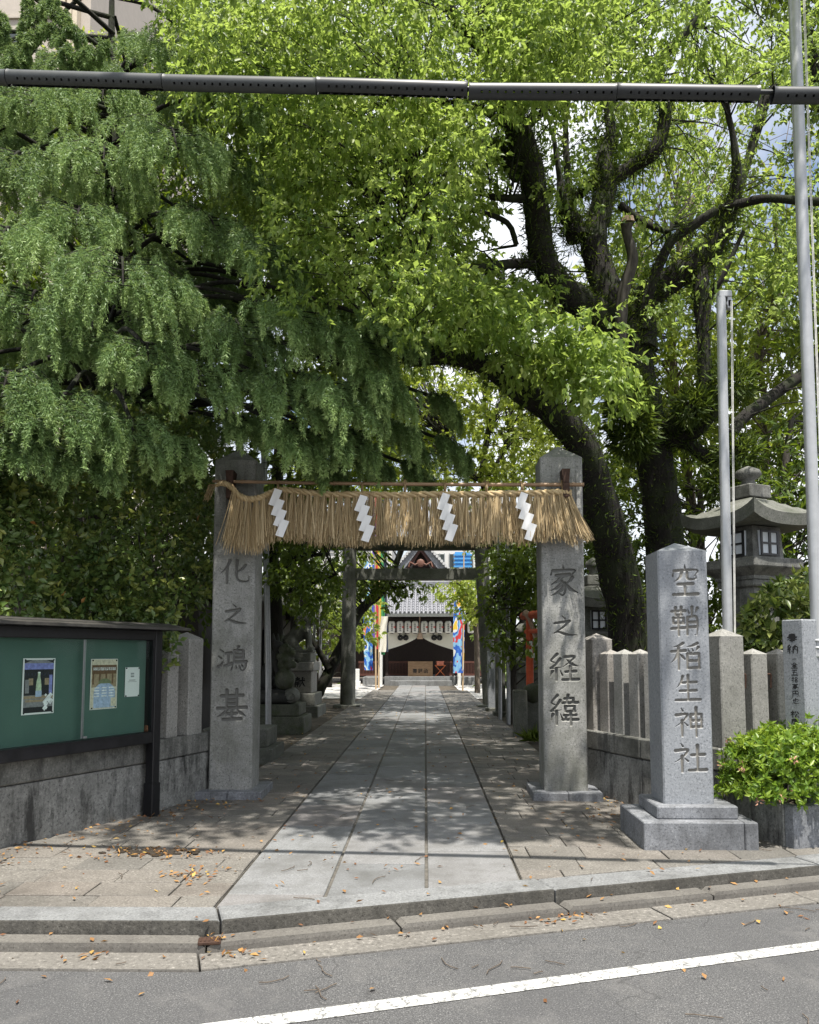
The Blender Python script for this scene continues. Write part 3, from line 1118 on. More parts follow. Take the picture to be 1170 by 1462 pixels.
# ------------------------------------------------------------------ name stone beside the gate
Ys = gp(1000, 1214).y
xl, xr = at(920, 1190, Ys).x, at(1084, 1190, Ys).x
bw = xr - xl
bd = .75
root = thing('name_stone', 'tall blue grey granite stone carved 空鞘稲生神社 on a stepped base', 'name stone', ((xl + xr) / 2, Ys + bd / 2, 0))
bz = zpx(1173, Ys)
b = MB()
b.box(-bw / 2, -bd / 2, -.05, bw / 2 - .104, bd / 2, bz, .008)
obj('base_block', b, M['granite_base'], root)
b = MB()
b.box(bw / 2 - .099, -bd / 2, -.05, bw / 2, bd / 2, bz - .001, .008)
obj('base_block', b, M['granite_base'], root)
Y2 = Ys + .11
x2l, x2r = at(941, 1158, Y2).x - root.location.x, at(1055, 1158, Y2).x - root.location.x
b = MB()
b.box(x2l - .01, -bd / 2 + .11, bz, x2r, bd / 2 - .09, zpx(1150, Y2), .01)
obj('step_block', b, M['granite_base'], root)
Y3 = Ys + .20
z3 = zpx(1150, Y2)
sw = at(1020.5, 1130, Y3).x - at(948.5, 1130, Y3).x
sx = (at(1020.5, 1130, Y3).x + at(948.5, 1130, Y3).x) / 2 - root.location.x
z4 = zpx(787, Y3)
ch = [('空', 979, 829, 42, 46), ('鞘', 979, 887, 40, 43), ('稲', 980, 937, 42, 40), ('生', 983, 983, 37, 38), ('神', 985, 1031, 42, 42), ('社', 986, 1082, 46, 42)]
rows = []
for c_, px_, py_, w_, h_ in ch:
    q = at(px_, py_, Y3)
    rows.append((c_, q.x - root.location.x - sx, q.z - z3, w_ * Y3 / F, h_ * Y3 / F))
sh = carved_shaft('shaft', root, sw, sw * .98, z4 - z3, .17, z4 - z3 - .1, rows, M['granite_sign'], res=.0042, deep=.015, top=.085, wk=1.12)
sh.location = (sx, Y3 + sw * .49 - root.location.y, z3)
sh.rotation_euler = (0, 0, -.012)

# ------------------------------------------------------------------ boundary walls with stone posts
COP = .65


def post_mesh(w, h, cap, mat):
    b = MB()
    c = .010
    b.prism([(-w / 2 + c, -w / 2), (w / 2 - c, -w / 2), (w / 2, -w / 2 + c), (w / 2, w / 2 - c), (w / 2 - c, w / 2), (-w / 2 + c, w / 2), (-w / 2, w / 2 - c), (-w / 2, -w / 2 + c)], 0, h)
    r = w / 2
    b.add([(-r, -r, h), (r, -r, h), (r, r, h), (-r, r, h), (0, 0, h + cap)], [(0, 1, 4), (1, 2, 4), (2, 3, 4), (3, 0, 4)])
    return make_mesh('fence_post', b, mat)


pm_small = post_mesh(.172, .80, .05, M['granite_post'])
pm_big = post_mesh(.245, .955, .07, M['granite_post'])


def wall_run(root, pts, joints=1.9, side=1):
    """low granite wall under a coping along a polyline; stones are parts"""
    for (a, b_) in zip(pts, pts[1:]):
        A, B = Vector((*a, 0)), Vector((*b_, 0))
        L = (B - A).length
        n = max(1, round(L / joints))
        d = (B - A) / L
        nr = Vector((-d.y, d.x, 0))
        rz = math.atan2(d.y, d.x)
        for i in range(n):
            s = A + d * (L * i / n)
            l = L / n - .006
            b = MB()
            b.box(0, 0, -.2, l, .28, COP - .20, .008)
            o = obj('wall_stone', b, M['granite_wall'], root)
            o.location = s
            o.rotation_euler = (0, 0, rz)
            b = MB()
            b.box(0, -.018, COP - .19, l, .30, COP, .012)
            o = obj('coping_stone', b, M['granite_coping'], root)
            o.location = s
            o.rotation_euler = (0, 0, rz)


def posts_on(root, a, b_, spots, inset=.13):
    A, B = Vector((*a, 0)), Vector((*b_, 0))
    d = (B - A).normalized()
    nr = Vector((-d.y, d.x, 0))
    rz = math.atan2(d.y, d.x)
    prev = None
    for s, big in spots:
        p = A + d * s + nr * inset
        o = put('fence_post', pm_big if big else pm_small, root, (p.x, p.y, COP), rz + random.uniform(-.02, .02))
        if prev is not None:
            b = MB()
            for zz in (COP + .62,):
                q0, q1 = prev - d * .0 + Vector((0, 0, zz)), p + Vector((0, 0, zz))
                b.tube([q0, q1], .010, 6)
                b.tube([p - d * .088 - nr * .01 + Vector((0, 0, zz)), p - d * .1 - nr * .012 + Vector((0, 0, zz - .12))], .008, 6)
            obj('tie_bar', b, M['iron'], root)
        prev = p


rf = thing('stone_fence', 'granite post fence on a low wall behind the name stone', 'stone fence')
RW = [(1.66, 8.98), (2.05, 7.86), (2.52, 7.06), (5.6, 8.05)]
wall_run(rf, [RW[0], RW[1], RW[2]], .8)
wall_run(rf, [RW[2], RW[3]], 1.6)
posts_on(rf, RW[0], RW[1], [(.20, True), (.47, False), (.74, False), (1.01, False)])
posts_on(rf, RW[1], RW[2], [(.09, False), (.36, False), (.63, False)])
posts_on(rf, RW[2], RW[3], [(.15, True), (.46, False), (.73, False), (.99, False), (1.24, False), (1.52, False), (1.80, False), (2.1, True), (2.4, False), (2.7, False)])

lf = thing('stone_fence', 'granite post fence on a stained low wall behind the notice board', 'stone fence')
LW = [(-4.6, 3.2), (-3.95, 4.6), (-3.24, 6.03), (-2.52, 7.58), (-2.19, 8.55)]
wall_run(lf, LW, 1.7)
for a, b_ in zip(LW[:-2], LW[1:-1]):
    L = math.dist(a, b_)
    posts_on(lf, a, b_, [(.12 + k * .272, False) for k in range(int((L - .1) / .272))], .17)
posts_on(lf, LW[3], LW[4], [(.06, False), (.34, False), (.66, True)])
# ------------------------------------------------------------------ notice board
PB = gp(216, 1164)
BDIR = Vector((.405, .914, 0)).normalized()
NL = 2.75
NO = PB - BDIR * NL
nrz = math.atan2(BDIR.y, BDIR.x)
nbd = thing('notice_board', 'black framed notice board with green panel and sliding glass', 'notice board', NO, nrz)
PZ0, PZ1 = .75, 1.575
nM = Matrix.Translation(NO) @ Matrix.Rotation(nrz, 4, 'Z')
nMi = nM.inverted()


def board_hit(px, py, yl):
    o, d = nMi @ CAM, nMi.to_3x3() @ ray(px, py)
    k = (yl - o.y) / d.y
    return o + d * k


for x in (-.045, NL - .045):
    b = MB()
    b.box(x, -.045, .28, x + .09, .045, 1.665, .006)
    b.box(x - .008, -.053, -.05, x + .098, .053, .29, .006)
    obj('post', b, M['black_metal'], nbd)
b = MB()
b.box(.045, -.04, PZ0 - .10, NL - .045, .065, PZ0, .006)
obj('bottom_rail', b, M['black_metal'], nbd)
b = MB()
b.box(.045, -.04, PZ1, NL - .045, .065, 1.665, .006)
obj('top_rail', b, M['black_metal'], nbd)
b = MB()
b.box(.045, .05, PZ0, NL - .045, .06, PZ1)
t = NT('green_felt')
nn = t.noise(3, None, 3)
obj('green_panel', b, t.done(t.ramp(nn, (.3, (.066, .125, .104)), (.7, (.078, .145, .12))), .8), nbd)
for x in (.045, NL - .067):
    b = MB()
    b.box(x, -.035, PZ0, x + .022, .05, PZ1)
    obj('side_stile', b, M['black_metal'], nbd)
# glass: two sliding panes
t = NT('window_glass')
fr = t.n('LayerWeight', {'Blend': .12}).outputs['Fresnel']
tr = t.n('BsdfTransparent', {'Color': (.93, .97, .95)})
gl = t.n('BsdfGlossy', {'Color': (1, 1, 1), 'Roughness': .02})
mx = t.n('MixShader', {0: t.math('MULTIPLY', fr, .55), 1: tr.outputs[0], 2: gl.outputs[0]})
t.t.links.new(mx.outputs[0], t.out.inputs['Surface'])
M['glass'] = t.mat
xm = board_hit(119, 960, 0).x
for (x0, x1, yy) in ((.10, xm + .02, .0), (xm - .02, NL - .07, -.014)):
    b = MB()
    b.box(x0, yy, PZ0 + .012, x1, yy + .005, PZ1 - .005)
    g = obj('glass_pane', b, M['glass'], nbd)
    b = MB()
    xe = x1 - .012 if yy == 0 else x0
    b.box(xe, yy - .003, PZ0 + .012, xe + .012, yy - .0005, PZ1 - .005)
    obj('pane_edge', b, M['steel'], g)
b = MB()
q = board_hit(119, 1062, -.03)
b.box(q.x, -.035, PZ0 + .012, q.x + .035, -.016, PZ0 + .03, .003)
obj('lock', b, M['steel'], nbd)
# roof: three weathered boards sloping to front
for k, (y0, y1, z0, z1) in enumerate(((-.24, -.11, 1.688, 1.708), (-.12, .02, 1.711, 1.731), (.01, .14, 1.734, 1.741))):
    b = MB()
    e = .20
    b.add([(-e, y0, z0 - .022), (NL + e, y0, z0 - .022), (NL + e, y1, z1 - .022), (-e, y1, z1 - .022), (-e, y0, z0), (NL + e, y0, z0), (NL + e, y1, z1), (-e, y1, z1)],
          [(0, 3, 2, 1), (4, 5, 6, 7), (0, 1, 5, 4), (1, 2, 6, 5), (2, 3, 7, 6), (3, 0, 4, 7)])
    obj('roof_board', b, M['roof_metal'], nbd)
b = MB()
b.box(-.12, -.18, 1.663, NL + .12, .12, 1.675)
obj('soffit', b, M['black_metal'], nbd)


def flat(b, x0, x1, z0, z1, y, m=0, sk=0.0):
    b.add([(x0, y, z0), (x1, y, z0), (x1 + sk, y, z1), (x0 + sk, y, z1)], [(0, 1, 2, 3)], m)


def poster(px0, py0, px1, py1, label, fn):
    a, c_ = board_hit(px0, py0, .045), board_hit(px1, py1, .045)
    w, h = c_.x - a.x, a.z - c_.z
    root = thing('poster', label, 'poster', nM @ Vector((a.x, .042, c_.z)), nrz)
    b = MB()
    b.box(0, .0, 0, w, .002, h)
    obj('sheet', b, M['paper'], root)
    fn(root, w, h)
    b = MB()
    for u in (.06, .94):
        for v in (.03, .97):
            b.ball((w * u, -.004, h * v), .007, 6)
    obj('pins', b, M['black_metal'], root, kind='stuff')
    return root


pm = {k: plain('print_' + k, v, .6, vary=.3, scale=40) for k, v in dict(lilac=(.22, .24, .55), navy=(.02, .025, .05), black=(.012, .013, .016), grey=(.22, .22, .23), white=(.75, .76, .78), glassy=(.45, .55, .38), paleblue=(.36, .45, .62), tan=(.32, .24, .15), brown=(.14, .075, .035), olive=(.16, .19, .10), cream=(.62, .56, .43), dim=(.30, .31, .32)).items()}


def poster_a(root, w, h):
    m = .045 * w
    L = ['black', 'lilac', 'navy', 'grey', 'white', 'glassy', 'paleblue', 'tan']
    b = MB()
    flat(b, m, w - m, m, h - m, -.0006, 0)
    flat(b, m, w - m, h * .80, h * .91, -.0010, 1)
    b.add([(m, -.001, h * .91), (w * .3, -.001, h * .97), (w * .7, -.001, h * .97), (w - m, -.001, h * .91)], [(0, 1, 2, 3)], 3)
    for k in range(9):
        flat(b, m + k * (w - 2 * m) / 9 + .004, m + (k + .5) * (w - 2 * m) / 9, h * .69, h * .74, -.0012, 2)
    flat(b, m, w - m, h * .13, h * .34, -.0010, 3)
    flat(b, m, w - m, h * .28, h * .33, -.0014, 7)
    flat(b, w * .1, w * .8, h * .22, h * .26, -.0016, 7)
    flat(b, w * .08, w * .2, h * .38, h * .62, -.0012, 3)
    flat(b, w * .82, w * .92, h * .36, h * .70, -.0012, 1)
    for x0, x1, z in ((.18, .32, .52), (.68, .82, .52)):
        flat(b, w * x0, w * x1, h * z, h * (z + .12), -.0012, 7)
    # bottle
    pr_ = [(.41, .32), (.41, .50), (.43, .60), (.455, .66), (.46, .74), (.53, .74), (.535, .66), (.56, .60), (.58, .50), (.58, .32)]
    b.add([(w * x, -.0018, h * z) for x, z in pr_], [tuple(range(len(pr_) - 1, -1, -1))], 5)
    flat(b, w * .40, w * .59, h * .31, h * .42, -.0022, 6)
    flat(b, w * .455, w * .535, h * .73, h * .755, -.0022, 4)
    for k in range(10):
        x, z = w * random.uniform(.68, .9), h * random.uniform(.10, .36)
        s = w * random.uniform(.04, .09)
        b.add([(x - s, -.0024 - k * .0001, z), (x, -.0024 - k * .0001, z - s), (x + s, -.0024 - k * .0001, z + s * .3), (x, -.0024 - k * .0001, z + s)], [(0, 1, 2, 3)], 4)
    obj('print', b, [pm[k] for k in L], root)


def text_obj(name, body, size, mat, parent, loc, rot=(R(90), 0, 0), sx=1.0, lab=None):
    cu = bpy.data.curves.new(name, 'FONT')
    cu.body = body
    cu.size = size
    cu.align_x = 'CENTER'
    cu.align_y = 'CENTER'
    cu.resolution_u = 2
    cu.offset = .012 * size
    o = bpy.data.objects.new(name, cu)
    C.objects.link(o)
    bpy.context.view_layer.update()
    me = bpy.data.meshes.new_from_object(o.evaluated_get(bpy.context.evaluated_depsgraph_get()))
    bpy.data.objects.remove(o)
    me.materials.clear()
    me.materials.append(mat)
    o = bpy.data.objects.new(name, me)
    link(o, parent)
    o.location = loc
    o.rotation_euler = rot
    o.scale = (sx, 1, 1)
    return o


def poster_b(root, w, h):
    L = ['cream', 'brown', 'olive', 'paleblue', 'white', 'tan']
    b = MB()
    flat(b, 0.004, w - .004, 0.004, h - .004, -.0006, 0)
    flat(b, w * .04, w * .96, h * .70, h * .88, -.0010, 1)
    flat(b, w * .04, w * .96, h * .44, h * .70, -.0010, 5)
    for k in range(4):
        flat(b, w * (.06 + k * .24), w * (.12 + k * .24), h * .5, h * .70, -.0013, 1)
    cx, cz, r = w * .52, h * .32, w * .40
    pts = [(cx - r, -.0016, h * .03), (cx + r, -.0016, h * .03)] + [(cx + r * math.cos(a_), -.0016, cz + h * .21 * math.sin(a_)) for a_ in np.linspace(0, math.pi, 14)]
    b.add(pts, [tuple(range(len(pts)))], 3)
    pts = [(cx + r * .62 * math.cos(a_), -.0020, h * .51 + h * .10 * math.sin(a_)) for a_ in np.linspace(0, math.pi, 10)]
    b.add(pts, [tuple(range(len(pts)))], 2)
    n = 6
    for k in range(n):
        flat(b, w * (.09 + k * .142), w * (.09 + k * .142) + w * .115, h * .775, h * .835, -.0016, 4)
    for rr in range(4):
        for cc in range(3):
            flat(b, w * (.14 + cc * .27), w * (.14 + cc * .27) + w * .18, h * (.25 + rr * .055), h * (.25 + rr * .055) + h * .024, -.0022, 4)
    flat(b, w * .76, w * .95, h * .05, h * .22, -.0024, 0)
    obj('print', b, [pm[k] for k in L], root)
    for k, c_ in enumerate('空鞘の野菜市'):
        text_obj('title_character', c_, w * .10, pm['brown'], root, (w * (.09 + k * .142 + .0575), -.0022, h * .805))


def poster_c(root, w, h):
    b = MB()
    for z0, z1, x0, x1, m in ((.55, .575, .28, .72, 0), (.50, .515, .2, .8, 1), (.66, .72, .38, .62, 1), (.75, .81, .38, .62, 1)):
        flat(b, w * x0, w * x1, h * z0, h * z1, -.0006, m)
    obj('print', b, [pm['grey'], pm['dim']], root)


poster(33, 940, 76, 1018, 'photo poster of a pale bottle before dark shrine curtains in the notice board', poster_a)
poster(130, 941, 166, 1011, 'cream and brown event poster with boxed title in the notice board', poster_b)
poster(179, 953, 198, 994, 'small plain white notice beside the right edge of the green panel', poster_c)
q = board_hit(208, 1042, .06)
b = MB()
b.box(-.04, -.02, 0, .04, .02, .055, .006)
b.box(-.03, -.012, .055, .03, .012, .062, .002)
o = obj('wooden_block', b, plain('red_brown_wood', (.20, .075, .035), .6), None)
o.location = nM @ Vector((q.x, .022, PZ0 + .002))
o.rotation_euler = (0, 0, nrz)
tag(o, 'small red brown wooden block in the lower right corner of the notice board', 'wooden block')

# ------------------------------------------------------------------ granite planter (its azalea comes with the plants)
PLO = gp(1136, 1213)
plrz = math.atan2(.327, .945)
pl = thing('planter', 'rectangular grey granite planter holding the clipped azalea', 'planter', PLO, plrz)
PLH = zpx(1151, PLO.y)
for x0, y0, x1, y1 in ((0, 0, .62, .10), (.625, 0, 1.5, .10), (1.505, 0, 2.3, .10), (0, .105, .10, .76), (.105, .66, 2.3, .76), (2.2, .105, 2.3, .655)):
    b = MB()
    b.box(x0, y0, -.05, x1, y1, PLH + random.uniform(-.003, .003), .008)
    obj('stone_panel', b, M['granite_base'] if y0 == 0 else M['granite_wall'], pl)
b = MB()
b.box(.09, .09, 0, 2.21, .67, PLH - .05)
obj('planting_soil', b, M['soil'], pl)

# ------------------------------------------------------------------ donation stone with brush writing
DS = at(1151, 1000, 6.72)
ds = thing('donation_stone', 'square granite post painted with black characters 奉納 一金五拾萬円也 松尾', 'donation stone', (DS.x, DS.y, 0), R(28))
b = MB()
zt = zpx(885, 6.8)
b.box(0, 0, -.05, .205, .205, zt, .010)
obj('shaft', b, M['granite_sign'], ds)
# writing on the face that looks towards the gate (local -x)
bx_ = [('奉', 911, 14.5), ('納', 927, 14.5), ('一', 941, 6), ('金', 950, 9.5), ('五', 960, 9.5), ('拾', 970, 9), ('萬', 980, 9), ('円', 990, 9.5), ('也', 1000, 9.5), ('松', 1019, 12), ('尾', 1031, 12)]
rows = []
for c_, py, sz in bx_:
    rows.append((c_, (0 if sz > 10 else .012) + (.02 if c_ in '松尾' else 0) * 0, zpx(py, DS.y + .1), sz * 1.25 * DS.y / F, sz * DS.y / F * .92))
for row in rows:
    o = obj('character', ink_mesh([row], y=-.0012, wk=1.3), M['ink'], ds)
    o.rotation_euler = (0, 0, R(-90))
    o.location = (0, .104, 0)

# ------------------------------------------------------------------ flag poles


def lean_tube(p0, p1, r0, r1, n=14):
    b = MB()
    p0, p1 = Vector(p0), Vector(p1)
    b.tube([p0.lerp(p1, k / 8) for k in range(9)], [r0 + (r1 - r0) * k / 8 for k in range(9)], n)
    return b


FY = 7.42
fa, fb = at(1036, 906, FY), at(1030, 424, FY)
fp = thing('flag_pole', 'shorter silver flag pole with pulley rising behind the corner fence post', 'flag pole', (fa.x, fa.y, 0))
fa.z = -.02
obj('pole', lean_tube(fa, fb, .046, .044), M['white_pole'], fp, world=True)
b = MB()
b.box(fb.x - .03, fb.y - .04, fb.z - .01, fb.x + .09, fb.y + .04, fb.z + .05, .006)
b.box(fb.x + .05, fb.y - .03, fb.z - .12, fb.x + .09, fb.y + .03, fb.z + .0, .006)
b.tube([Vector((fb.x + .07, fb.y - .03, fb.z - .07)), Vector((fb.x + .07, fb.y + .03, fb.z - .07))], .03, 10)
obj('pulley_head', b, M['white_pole'], fp, world=True)
for dx in (.072, .084):
    b = MB()
    b.tube([Vector((fb.x + dx, fb.y - .05, fb.z - .06)), Vector((fa.x + dx * .75, fa.y - .05, 1.2))], .004, 5)
    obj('halyard', b, M['rope_white'], fp, world=True)
FY2 = DS.y + .12
fa, fb = at(1168.5, 925, FY2), at(1130, -120, FY2)
fp = thing('flag_pole', 'tall silver flag pole clamped to the donation stone, running out of the frame', 'flag pole', (fa.x, fa.y, 0))
k = (fa.z - .4) / (fb.z - fa.z)
obj('pole', lean_tube(fa, fb, .050, .050), M['white_pole'], fp, world=True)
for dx in (.064, .076):
    b = MB()
    b.tube([fb + Vector((dx, -.04, 0)), fa + Vector((dx * .8, -.04, .02))], .004, 5)
    obj('halyard', b, M['rope_white'], fp, world=True)
b = MB()
for zz in (.06, .0):
    b.tube([fa + Vector((.058 * math.cos(a_), .058 * math.sin(a_), zz)) for a_ in np.linspace(0, 6.28, 14)], .012, 6, cap=False)
b.box(fa.x - .05, fa.y - .05, fa.z - .08, fa.x + .06, fa.y + .05, fa.z - .005, .01)
obj('clamp', b, M['white_pole'], fp, world=True)

# ------------------------------------------------------------------ cable guard overhead
cg = thing('cable_guard', 'dark perforated plastic pipe guard on the overhead cable across the top', 'cable guard', at(585, 124, 4.5))
segs = [(-90, 108, 12, 110.5, 1), (13, 110.5, 234, 117, 1), (235, 117.5, 453, 122.5, 1), (454, 121.5, 668, 128, 0), (670, 130, 880, 131, 0), (881, 130.5, 1083, 134, 0), (1103, 135.5, 1330, 137, 0)]


def cy(px):
    return 4.62 - .26 * px / 1170


for i, (xa_, ya_, xb_, yb_, lt) in enumerate(segs):
    A, B = at(xa_, ya_, cy(xa_)), at(xb_, yb_, cy(xb_))
    d = (B - A)
    L = d.length
    d.normalize()
    up = Vector((0, 0, 1))
    sd = d.cross(up).normalized()           # towards the road side
    upv = sd.cross(d)
    nr, ns = max(8, int(L / .0115)), 20
    b = MB()
    vs = []
    for k in range(nr + 1):
        for j in range(ns):
            th = 2 * math.pi * j / ns + .12
            r = .0445 + (.003 if k in (0, nr) else 0) + (.005 if j == 14 else 0)
            vs.append(A + d * (L * k / nr) + (sd * math.cos(th) + upv * math.sin(th)) * r)
    fs = []
    for k in range(nr):
        for j in range(ns):
            if k % 4 == 2 and j in (17, 7) and 2 < k < nr - 2:
                continue
            if j == 14 and i % 2:
                continue
            q_ = (j + 1) % ns
            fs.append((k * ns + j, (k + 1) * ns + j, (k + 1) * ns + q_, k * ns + q_))
    b.add(vs, fs, 0, True)
    # thickness: an inner skin
    vs2 = [v - ((v - A) - d * (v - A).dot(d)) * .09 for v in vs]
    b.add(vs2, [tuple(reversed(f)) for f in fs], 0, True)
    obj('guard_segment', b, M['pipe_sunlit'] if lt else M['pipe'], cg, world=True)
b = MB()
b.tube([at(px, py, cy(px)) + Vector((0, 0, .012)) for px, py in ((-200, 106), (235, 117), (668, 129), (1093, 134), (1500, 139))], .013, 8)
obj('cable', b, M['pipe'], cg, world=True)

# ------------------------------------------------------------------ stone lanterns


def lantern_roof(b, hw, h, rise, edge):
    """square roof with concave slopes and lifted corners"""
    n = 12
    for surf in (0, 1):
        vs = []
        for i in range(n + 1):
            for j in range(n + 1):
                u, v = i / n * 2 - 1, j / n * 2 - 1
                m = max(abs(u), abs(v))
                c_ = min(abs(u), abs(v))
                corner = (m ** 3) * (c_ ** 3) * rise
                z = (h * (1 - m ** 1.35) * (1 - .25 * m) + corner) if surf == 0 else (-edge * (.6 + .4 * m) + corner * .8)
                k = 1 if surf == 0 else .97
                vs.append((u * hw * k, v * hw * k, z))
        fs = []
        for i in range(n):
            for j in range(n):
                a_ = i * (n + 1) + j
                f = (a_, a_ + n + 1, a_ + n + 2, a_ + 1)
                fs.append(f if surf == 0 else tuple(reversed(f)))
        b.add(vs, fs, 0, True)
        if surf == 0:
            top = vs
    bot = vs
    per = [(i, 0) for i in range(n)] + [(n, j) for j in range(n)] + [(n - i, n) for i in range(n)] + [(0, n - j) for j in range(n)]
    o = [i * (n + 1) + j for i, j in per]
    k = len(o)
    b.add([top[i] for i in o] + [bot[i] for i in o], [(i, k + i, k + (i + 1) % k, (i + 1) % k) for i in range(k)])


def stone_lantern(label, loc, rz, s, zc, mat):
    """zc: heights of shaft top, platform top, lamp top, roof ridge, jewel tip"""
    root = thing('stone_lantern', label, 'stone lantern', loc, rz, 'square stone lanterns behind the fence')
    z1, z2, z3, z4, z5 = zc
    b = MB()
    b.box(-.42 * s, -.42 * s, -.05, .42 * s, .42 * s, .25, .02)
    b.box(-.34 * s, -.34 * s, .25, .34 * s, .34 * s, .45, .02)
    obj('base', b, mat, root)
    b = MB()
    b.prism([(-.22 * s, -.22 * s), (.22 * s, -.22 * s), (.22 * s, .22 * s), (-.22 * s, .22 * s)], .45, z1 - .12)
    b.box(-.27 * s, -.27 * s, z1 - .12, .27 * s, .27 * s, z1 - .04, .015)
    obj('shaft', b, mat, root)
    b = MB()
    w = .39 * s
    b.prism([(-w * .72, -w * .72), (w * .72, -w * .72), (w * .72, w * .72), (-w * .72, w * .72)], z1 - .04, z1 + .0)
    vs = [(-w * .72, -w * .72, z1), (w * .72, -w * .72, z1), (w * .72, w * .72, z1), (-w * .72, w * .72, z1), (-w, -w, z1 + (z2 - z1) * .45), (w, -w, z1 + (z2 - z1) * .45), (w, w, z1 + (z2 - z1) * .45), (-w, w, z1 + (z2 - z1) * .45)]
    b.add(vs, [(0, 1, 5, 4), (1, 2, 6, 5), (2, 3, 7, 6), (3, 0, 4, 7)])
    b.box(-w, -w, z1 + (z2 - z1) * .45, w, w, z2, .012)
    obj('platform', b, mat, root)
    b = MB()
    q = .245 * s
    qt = .225 * s
    vs = [(-q, -q, z2), (q, -q, z2), (q, q, z2), (-q, q, z2), (-qt, -qt, z3), (qt, -qt, z3), (qt, qt, z3), (-qt, qt, z3)]
    b.add(vs, [(3, 2, 1, 0), (4, 5, 6, 7), (0, 1, 5, 4), (1, 2, 6, 5), (2, 3, 7, 6), (3, 0, 4, 7)])
    obj('fire_box', b, mat, root)
    hh = z3 - z2
    for a_ in range(4):
        win = MB()
        wv = .145 * s
        y = -q - .004
        win.box(-wv, y - .012, z2 + hh * .10, wv, y + .03, z2 + hh * .86)
        o = obj('window', win, M['shoji'], root)
        o.rotation_euler = (0, 0, a_ * math.pi / 2)
        win = MB()
        for x in (-wv, -.018 * s, wv - .03 * s):
            win.box(x, y - .024, z2 + hh * .10, x + (.03 if abs(x) > .05 * s else .036) * s, y - .0125, z2 + hh * .86)
        for z in (.10, .44, .80):
            win.box(-wv + .001, y - .026, z2 + hh * z, wv - .001, y - .0145, z2 + hh * (z + .06))
        o2 = obj('lattice', win, M['black_metal'], o)
    b = MB()
    lantern_roof(b, .545 * s, z4 - z3 - .10, .13 * s, .13)
    o = obj('roof', b, M['stone_old'], root)
    o.location = (0, 0, z3 + .11)
    b = MB()
    b.box(-.17 * s, -.17 * s, z4 - .05, .17 * s, .17 * s, z4 + .10, .01)
    H = z5 - z4 - .10
    b.lathe([(.10 * s, 0), (.085 * s, H * .12), (.07 * s, H * .3), (.12 * s, H * .42), (.15 * s, H * .58), (.13 * s, H * .78), (.07 * s, H * .9), (.01, H)], 14, M=Matrix.Translation((0, 0, z4 + .10)))
    obj('jewel', b, mat, root)
    return root


Yl = 9.4
c0 = at(1073, 800, Yl)
stone_lantern('large square stone lantern with latticed lamp windows behind the name stone', (c0.x, Yl, 0), R(27), 1.0, (zpx(826, Yl), zpx(802, Yl), zpx(757, Yl), zpx(709, Yl), zpx(668, Yl)), M['granite_coping'])
Yl = 12.2
c0 = at(848, 860, Yl)
stone_lantern('smaller stone lantern half hidden between the right gate pillar and fence', (c0.x, Yl, 0), R(8), .80, (zpx(918, Yl), zpx(903, Yl), zpx(868, Yl), zpx(832, Yl), zpx(797, Yl)), M['stone_old'])

# ------------------------------------------------------------------ inner torii
YT = gp(497, 1009).y + .2
tl, trr = at(496.5, 1008, YT).x, at(701, 1008, YT).x
tl2, tr2 = at(500, 780, YT).x, at(687, 780, YT).x
to = thing('torii', 'weathered grey stone torii standing over the approach inside the gate', 'torii', ((tl + trr) / 2, YT, 0))
zb, zn0, zn1, zk = zpx(786, YT), zpx(828, YT), zpx(812, YT), zpx(760, YT)
for x0, x1 in ((tl, tl2), (trr, tr2)):
    b = MB()
    b.tube([(x0 + (x1 - x0) * k / 6, YT, -.05 + (zb + .1) * k / 6) for k in range(7)], [.215 - .025 * k / 6 for k in range(7)], 18)
    obj('pillar', b, M['stone_old'], to, world=True)
    b = MB()
    b.box(x0 - .38, YT - .36, -.1, x0 + .38, YT + .36, .05, .02)
    obj('footing', b, M['stone_old'], to, world=True)
b = MB()
nn_ = 14
x0, x1 = at(432, 780, YT).x, at(760, 780, YT).x
b.tube([(x0 + (x1 - x0) * k / nn_, YT, zb + .20 + .10 * (2 * k / nn_ - 1) ** 4) for k in range(nn_ + 1)], .21, 14)
obj('lintel', b, M['stone_mossy'], to, world=True)
b = MB()
b.box(tl2 + .1, YT - .10, zn0, tr2 - .1, YT + .10, zn1, .012)
obj('tie_beam', b, M['stone_old'], to, world=True)


def fused(name, mb, voxel, mat, parent=None, **kw):
    """melt overlapping volumes into one continuous carved body"""
    me = make_mesh(name + '_tmp', mb, mat)
    o = bpy.data.objects.new(name + '_tmp', me)
    C.objects.link(o)
    md = o.modifiers.new('r', 'REMESH')
    md.mode = 'VOXEL'
    md.voxel_size = voxel
    sm = o.modifiers.new('s', 'SMOOTH')
    sm.iterations = 3
    bpy.context.view_layer.update()
    m2 = bpy.data.meshes.new_from_object(o.evaluated_get(bpy.context.evaluated_depsgraph_get()))
    bpy.data.objects.remove(o)
    m2.name = name
    m2.materials.clear()
    m2.materials.append(mat)
    m2.polygons.foreach_set('use_smooth', np.ones(len(m2.polygons), bool))
    o = bpy.data.objects.new(name, m2)
    link(o, parent)
    return tag(o, **kw)


